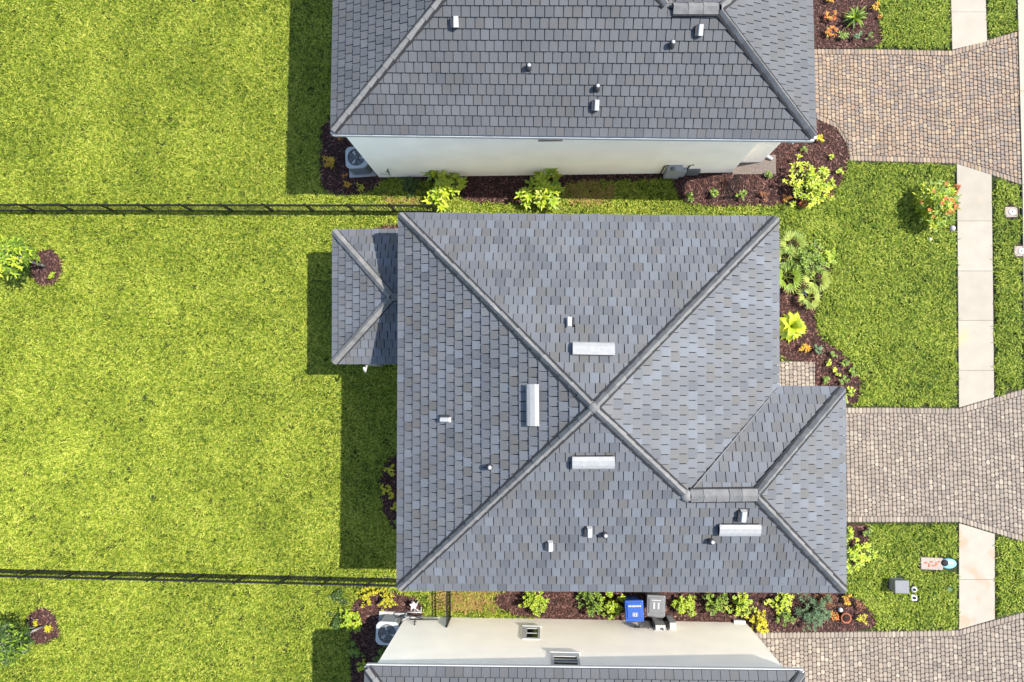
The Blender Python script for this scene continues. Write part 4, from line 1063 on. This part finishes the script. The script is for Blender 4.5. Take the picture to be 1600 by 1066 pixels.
for q in ([(0.1, 0.45, .1), (.18, .52, .7), (.34, .5, 1.0), (.5, .48, 1.05)], [(.3, .4, .05), (.34, .05, .9), (.32, -.3, 1.0), (.26, -.6, .4)], [(.5, .48, 1.05), (.46, .3, .85), (.38, .1, .5)]):
    m = MB(); m.tube([pb + Vector(v) for v in q], 0.035, 7); m.build('stake', MAT['orangepole'], tr)
def ball(name, px, py, r, matn, label, cat):
    p = W(px, py, r); m = MB()
    m.lathe(p, [(r * math.sin(t), -r * math.cos(t)) for t in [0.05 + i * 3.04 / 8 for i in range(9)]], 14)
    return tag(m.build(name, MAT[matn], loc=(p.x, p.y, 0.01)), label, cat)
ball('globe_light', 1479.5, 318, 0.12, 'white', 'white globe among the leaves of the staked young tree', 'ornament')
ball('garden_stone', 1488, 357, 0.1, 'conc_grey', 'pale grey stone below the staked young tree', 'stone')
ball('garden_stone', 1453, 374, 0.06, 'white', 'small white stone alone on the front lawn', 'stone')
# --- front bed of the middle house
fan_palm('fan_palm', 1237, 384, 0.62, 0.6, 9, 'yucca', 'pale spiky fan palm at the top of the front bed')
fan_palm('fan_palm', 1229, 405, 0.6, 0.5, 9, 'yucca', 'yellowish fan palm against the eave, left of the dense shrub')
shrub('dense_shrub', 1264, 407, 0.72, 0.8, 30, 0.2, 0.1, 'green', 'dense green shrub in the middle of the fan palms')
shrub('leafy_shrub', 1294, 402, 0.36, 0.5, 12, 0.18, 0.08, 'lime', 'small lime shrub on the lawn side of the dense green shrub')
fan_palm('fan_palm', 1228, 433, 0.66, 0.6, 10, 'green', 'greener fan palm against the eave above the blue ball')
fan_palm('fan_palm', 1273, 437, 0.6, 0.55, 9, 'yucca', 'fan palm just below the dense shrub, beside the turf')
fan_palm('fan_palm', 1263, 466, 0.48, 0.4, 8, 'yucca', 'small low fan palm right beside the blue ball')
ball('gazing_ball', 1256, 456.5, 0.13, 'cobalt', 'shiny cobalt blue gazing ball in the mulch', 'ornament')
strap_plant('philodendron', 1238, 510, 0.8, 0.8, 30, 0.26, 'lime', 'big lime philodendron with broad leaves beside the front eave', curl=0.75, el=(0.35, 1.25))
rosette('croton', 1256, 547, 0.28, 0.35, 26, 0.09, 'gold', 'yellow and red croton below the big philodendron')
rosette('bedding_plant', 1277, 545, 0.24, 0.3, 22, 0.09, 'bluegreen', 'blue green plant right of the yellow and red croton')
for (x, y, r), l in zip([(1302, 553, .2), (1293, 567, .18), (1320, 567, .25), (1305, 581, .24), (1332, 580, .25), (1318, 594, .26), (1290, 594, .22), (1329, 611, .24), (1321, 624, .22)],
    ['uppermost pale rosette of the front bed cluster', 'pale rosette second from the top, beside the brick path', 'pale rosette third from the top on the turf edge',
     'pale rosette in the middle of the front bed cluster', 'pale rosette farthest out towards the front lawn', 'pale rosette just below the cluster middle', 'pale rosette nearest the end of the brick path',
     'pale rosette beside the garage roof corner', 'lowest pale rosette, near the grey driveway']):
    rosette('succulent', x, y, r, 0.22, 22, 0.07, 'lime' if x % 2 else 'green', l, 'plant', 'rosettes in the front bed')
# --- beside the grey driveway
shrub('leafy_shrub', 1338, 866, 0.62, 0.7, 22, 0.22, 0.09, 'lime', 'lime shrub beside the garage roof below the grey driveway')
rosette('bedding_plant', 1355, 830, 0.24, 0.3, 18, 0.08, 'green', 'green plant touching the lower edge of the grey driveway')
shrub('leafy_shrub', 1327, 834, 0.28, 0.4, 9, 0.15, 0.07, 'lime', 'small lime shrub between garage roof and driveway corner')
# --- between middle and bottom houses, left to right
D = 'shrubs between the middle and bottom houses'
shrub('leafy_shrub', 834, 943, 0.5, 0.7, 20, 0.17, 0.09, 'lime', 'rounded lime shrub above the small square window', group=D)
shrub('dark_shrub', 912, 930, 0.28, 0.45, 10, 0.14, 0.08, 'green', 'low green shrub tucked left of the twin shrubs', group=D)
shrub('leafy_shrub', 930, 945, 0.5, 0.7, 18, 0.16, 0.08, 'green', 'left one of two green shrubs beside the blue bin', group=D)
shrub('leafy_shrub', 957, 944, 0.5, 0.75, 20, 0.16, 0.09, 'lime', 'right one of two green shrubs, touching the blue bin', group=D)
shrub('leafy_shrub', 1070, 944, 0.45, 0.6, 18, 0.16, 0.08, 'lime', 'lime shrub first right of the grey bin', group=D)
shrub('leafy_shrub', 1117, 942, 0.47, 0.6, 18, 0.16, 0.08, 'green', 'green shrub second right of the grey bin', group=D)
shrub('leafy_shrub', 1160, 946, 0.5, 0.65, 20, 0.16, 0.08, 'lime', 'lime shrub at the corner of the cream wall, upper of two', group=D)
shrub('yellow_shrub', 1186, 973, 0.42, 0.55, 18, 0.14, 0.08, 'yellow', 'yellow shrub where the cream wall meets the driveway', group=D)
shrub('leafy_shrub', 1222, 942, 0.45, 0.5, 14, 0.16, 0.07, 'lime', 'loose lime shrub below the middle roof, left of the feathery bush', group=D)
shrub('leafy_shrub', 1226, 964, 0.34, 0.4, 10, 0.14, 0.07, 'green', 'small green shrub at the lower driveway edge', group=D)
shrub('feathery_bush', 1272, 957, 0.66, 0.7, 34, 0.18, 0.035, 'bluegreen', 'feathery blue green bush beneath the garage roof corner', group=D)
shrub('rust_bush', 1291, 940, 0.36, 0.4, 16, 0.13, 0.035, 'rust', 'rusty brown bush beside the feathery bush', group=D)
rosette('croton', 1324, 937, 0.27, 0.35, 22, 0.08, 'gold', 'orange and green croton at the garage roof corner', group='crotons at the end of the lower bed')
rosette('croton', 1302, 963, 0.24, 0.3, 18, 0.07, 'orange', 'bright orange croton beside the terracotta pot', group='crotons at the end of the lower bed')
rosette('croton', 1343, 947, 0.27, 0.3, 20, 0.06, 'rust', 'rust red croton on the turf side of the lower bed', group='crotons at the end of the lower bed')
rosette('croton', 1346, 967, 0.25, 0.3, 18, 0.06, 'yellow', 'yellow croton at the tip of the lower bed', group='crotons at the end of the lower bed')
def pot(px, py, label):
    p = W(px, py); p.z = 0.02; root = thing('flower_pot', label, 'pot', p)
    m = MB(); m.lathe(p, [(0.1, 0), (0.15, 0.2), (0.17, 0.2), (0.17, 0.25), (0.14, 0.25), (0.13, 0.2)], 14); m.build('pot_body', MAT['terracotta'], root)
    m = MB(); m.lathe(p, [(0.13, 0.19), (0.13, 0.215)], 12); m.build('soil', MAT['mulchbase'], root)
pot(1317, 962, 'small terracotta pot in the lower mulch bed')
ball('garden_stone', 1313, 953, 0.08, 'white', 'white stone beside the terracotta pot', 'stone')
# --- bottom house left bed
shrub('yellow_shrub', 573, 932, 0.42, 0.45, 15, 0.13, 0.06, 'yellow', 'yellow shrub below the fence, next to the lawn', group='plants in the bed by the bottom house')
shrub('yellow_shrub', 604, 938, 0.4, 0.45, 14, 0.13, 0.06, 'yellow', 'yellow shrub below the fence, next to the white stand', group='plants in the bed by the bottom house')
shrub('dark_shrub', 530, 933, 0.34, 0.4, 10, 0.17, 0.06, 'deep', 'dark green shrub standing in the turf below the fence', group='plants in the bed by the bottom house')
shrub('leafy_shrub', 549, 970, 0.5, 0.6, 18, 0.16, 0.08, 'lime', 'lime shrub on the lawn edge left of the lower air conditioner', group='plants in the bed by the bottom house')
shrub('dark_shrub', 526, 972, 0.36, 0.35, 9, 0.17, 0.06, 'deep', 'dark leafy shrub on the turf beside the lime one', group='plants in the bed by the bottom house')
shrub('leafy_shrub', 557, 1017, 0.34, 0.4, 10, 0.15, 0.06, 'green', 'green shrub in the shaded mulch below the lower air conditioner', group='plants in the bed by the bottom house')
shrub('leafy_shrub', 598, 1025, 0.34, 0.5, 10, 0.15, 0.08, 'green', 'green shrub touching the cream wall below the lower air conditioner', group='plants in the bed by the bottom house')
shrub('leafy_shrub', 566, 1043, 0.28, 0.4, 8, 0.14, 0.07, 'lime', 'small lime shrub at the bottom house roof corner', group='plants in the bed by the bottom house')
# --- back bed of the middle house
for (x, y, r), l, mt in zip([(609, 735, .3), (604, 765, .27), (611, 775, .22), (617, 792, .22), (620, 817, .18)],
    ['topmost yellow plant in the half round bed under the left eave', 'yellow plant second from the top in the half round bed', 'yellow plant third from the top in the half round bed',
     'yellow plant fourth down, half under the left eave', 'small green plant at the foot of the half round bed'], ['yellow', 'yellow', 'yellow', 'yellow', 'green']):
    rosette('bedding_plant', x, y, r, 0.35, 24, 0.08, mt, l, 'plant', 'plants in the half round bed')
# --- young trees on the back lawn
def lawn_tree(bx, by, cx, cy, rad, label, matn, lean):
    p = W(bx, by); p.z = 0.02; c = W(cx, cy, 1.45); root = thing('lawn_tree', label, 'tree', p, 'young trees on the back lawn')
    m = MB(); pts = [p, p + (c - p) * .35, p + (c - p) * .7, c + Vector((0, 0, .3))]; m.tube(pts, [.045, .04, .03, .012], 8); m.build('trunk', MAT['bark'], root)
    br, fo = MB(), MB()
    for i in range(44):
        a = random.uniform(0, 6.283); q = math.sqrt(random.random()); z = random.uniform(-.45, .55)
        e = c + Vector((rad * q * math.cos(a) * .85, rad * q * math.sin(a) * .85, z * (1 - .4 * q)))
        br.tube([c + Vector((0, 0, -.45)), (c + e) / 2 + Vector((0, 0, -.08)), e], [.014, .01, .005], 4)
        b0 = random.random()
        for j in range(11):
            leaf_geo(fo, e + Vector((random.uniform(-.09, .09), random.uniform(-.09, .09), random.uniform(-.07, .07))), random.uniform(0, 6.283), random.uniform(-.3, .8), random.uniform(.15, .26), .06, .3, .2, (b0 * .5 + random.random() * .5) % 1)
    br.build('branch', MAT['bark'], root); fo.build('crown', MAT[matn], root)
    tp = MB()
    for i in range(120):
        a = random.uniform(0, 6.283); q = math.sqrt(random.random()); e = c + Vector((rad * q * math.cos(a), rad * q * math.sin(a), .5 * (1 - .6 * q) + random.uniform(-.1, .05)))
        leaf_geo(tp, e, random.uniform(0, 6.283), random.uniform(0, .7), random.uniform(.15, .26), .065)
    tp.build('crown_top_leaves', MAT['lime' if matn == 'green' else 'green'], root)  # paler leaf colour spread over the crown top
lawn_tree(73, 417, 24, 402, 0.72, 'young bright tree on the back lawn inside the fenced yard', 'green', 0)
lawn_tree(69, 978, 16, 1003, 0.7, 'young dark green tree on the lawn below the lower fence', 'deep', 0)
rosette('bedding_plant', 82, 430, 0.2, 0.25, 18, 0.08, 'lime', 'lime tuft in the mulch ring of the brighter tree', 'plant')
rosette('bedding_plant', 56, 973, 0.22, 0.25, 16, 0.07, 'yellow', 'yellow tuft in the lower mulch ring, nearer the trunk shade', 'plant')
rosette('bedding_plant', 76, 981, 0.25, 0.25, 18, 0.07, 'yellow', 'yellow tuft in the lower mulch ring, nearer the open lawn', 'plant')

# ------------------------------------------------------------------ yard fittings
p = W(1398, 911); p.z = 0.0; root = thing('utility_pedestal', 'grey utility cabinet with sloped lid on the small front lawn', 'utility box', p)
m = MB(); m.rbox(p + Vector((0, 0, .2)), (.42, .38, .4), .02); m.build('cabinet', MAT['greybox'], root)
m = MB(); m.rbox(p + Vector((0, 0, .44)), (.47, .43, .08), .025); m.build('lid', MAT['grey'], root)
def ring_cover(px, py, label, matn='white', r=0.1, square=False):
    p = W(px, py); p.z = 0.0; root = thing('valve_cover', label, 'cover', p, 'white valve covers on the small lawn')
    m = MB(); 
    if square: m.rbox(p + Vector((0, 0, .045)), (r * 2, r * 2, .09), .02)
    else: m.lathe(p, [(r, 0), (r, .08), (r * .9, .1)], 16)
    m.build('collar', MAT[matn], root)
    m = MB(); m.lathe(p, [(r * .45, .1), (r * .45, .125), (r * .2, .13)], 12); m.build('cap', MAT['dark'], root)
ring_cover(1426.5, 920, 'upper white valve cover with a dark centre beside the utility cabinet')
ring_cover(1426.5, 933, 'lower square white valve cover with a dark centre beside the utility cabinet', square=True)
def meter_lid(px, py, label):
    p = W(px, py); root = thing('meter_lid', label, 'meter cover', (p.x, p.y, 0), 'meter covers in the verge')
    m = MB(); m.rbox(p + Vector((0, 0, .03)), (.42, .36, .06), .015); m.build('lid', MAT['pinkstone'], root)
    m = MB(); m.lathe(p + Vector((0.02, 0, .06)), [(.11, 0), (.11, .012), (.09, .016)], 16); m.build('reader_cap', MAT['white'], root)
    m = MB(); m.lathe(p + Vector((0.02, 0, .076)), [(.025, 0), (.025, .01)], 10); m.build('reader_hole', MAT['dark'], root)
    m = MB()
    for dx, dy, sx, sy in ((0, .21, .5, .045), (0, -.21, .5, .045), (.235, 0, .04, .37), (-.235, 0, .04, .37)): m.box(p + Vector((dx, dy, .035)), (sx, sy, .05))
    m.build('rim', MAT['mulchbase'], root)
meter_lid(1578.5, 332, 'square meter cover in the verge, farther from the kerb'); meter_lid(1593, 393, 'square meter cover in the verge touching the kerb')
p = W(1454, 880); root = thing('service_lid', 'long pale stone service lid with rusty marks on the small lawn', 'cover', (p.x, p.y, 0))
m = MB(); m.rbox(p + Vector((0, 0, .045)), (.72, .4, .09), .018, Matrix.Rotation(-.03, 3, 'Z')); m.build('lid', MAT['pinkstone'], root)
m = MB()
for x, y, w, h in ((-.2, .03, .1, .05), (-.1, -.05, .05, .12), (-.02, .06, .09, .05), (.05, -.06, .11, .05), (.14, .0, .06, .09), (.22, .07, .08, .035)): m.rbox(p + Vector((x, y, .094)), (w, h, .012), .005)
m.build('marking', MAT['terracotta'], root)
p = W(1480, 880); root = thing('sprinkler_cap', 'light blue and black oval cap beside the pale service lid', 'cap', (p.x, p.y, 0))
m = MB(); S = Matrix.Diagonal((1.35, .85, 1)); m.lathe(p, [(.2, 0), (.2, .06), (.15, .1), (.05, .115)], 18, S); m.build('cap', MAT['cyan'], root)
m = MB(); m.lathe(p + Vector((-.13, .03, .08)), [(.11, 0), (.11, .035), (.06, .05)], 14); m.build('knob', MAT['dark'], root)
p = W(1483, 921); m = MB(); m.lathe(p, [(.1, 0), (.1, .035), (.05, .045)], 14); tag(m.build('irrigation_cap', MAT['bluegreen'], loc=(p.x, p.y, 0)), 'flat green irrigation cap in the turf near the stained pavement', 'cap')
# white stand in the bed by the short fence
p = W(650, 946); p.z = .02; root = thing('plant_stand', 'white metal plant stand in the mulch left of the short fence', 'plant stand', p)
m = MB(); 
for k in range(5):
    a = k * 1.257 + .3; leaf_geo(m, p + Vector((0, .12, .4)), a, .1, .15, .1, 0, 0)
m.lathe(p + Vector((0, .12, .36)), [(.09, 0), (.1, .03)], 10); m.build('top', MAT['white'], root)
for x, y in ((-.16, -.2), (.16, -.2), (-.12, .2), (.12, .2)):
    m = MB(); m.tube([p + Vector((x, y, 0)), p + Vector((x * .6, y * .4 + .06, .37))], .02, 6); m.build('leg', MAT['white'], root)
m = MB(); m.tube([p + Vector((-.3, -.22, .03)), p + Vector((.22, -.22, .03))], .022, 6); m.tube([p + Vector((-.05, -.22, .03)), p + Vector((0, 0, .05))], .02, 6); m.tube([p + Vector((.18, -.22, .03)), p + Vector((.2, -.02, .05))], .02, 6); m.build('foot_rail', MAT['white'], root)
# black wire frame lying in the bed below the stepped wall
p = W(1139, 298); p.z = .03; root = thing('wire_frame', 'black wire plant frame leaning in the bed below the stepped wall', 'plant support', p)
for k in range(6):
    m = MB(); x = -.3 + k * .11; m.tube([p + Vector((x, -.35, 0)), p + Vector((x * .6 + .12, .1, .3)), p + Vector((x * .4 + .2, .42, .5))], .013, 5); m.build('rod', MAT['black'], root)
m = MB()
for t in (.15, .5, .85): m.tube([p + Vector((-.3 + .12 * t, -.35 + .75 * t, .5 * t)), p + Vector((.28 + .05 * t, -.35 + .75 * t, .5 * t))], .011, 5)
m.build('crossbar', MAT['black'], root)
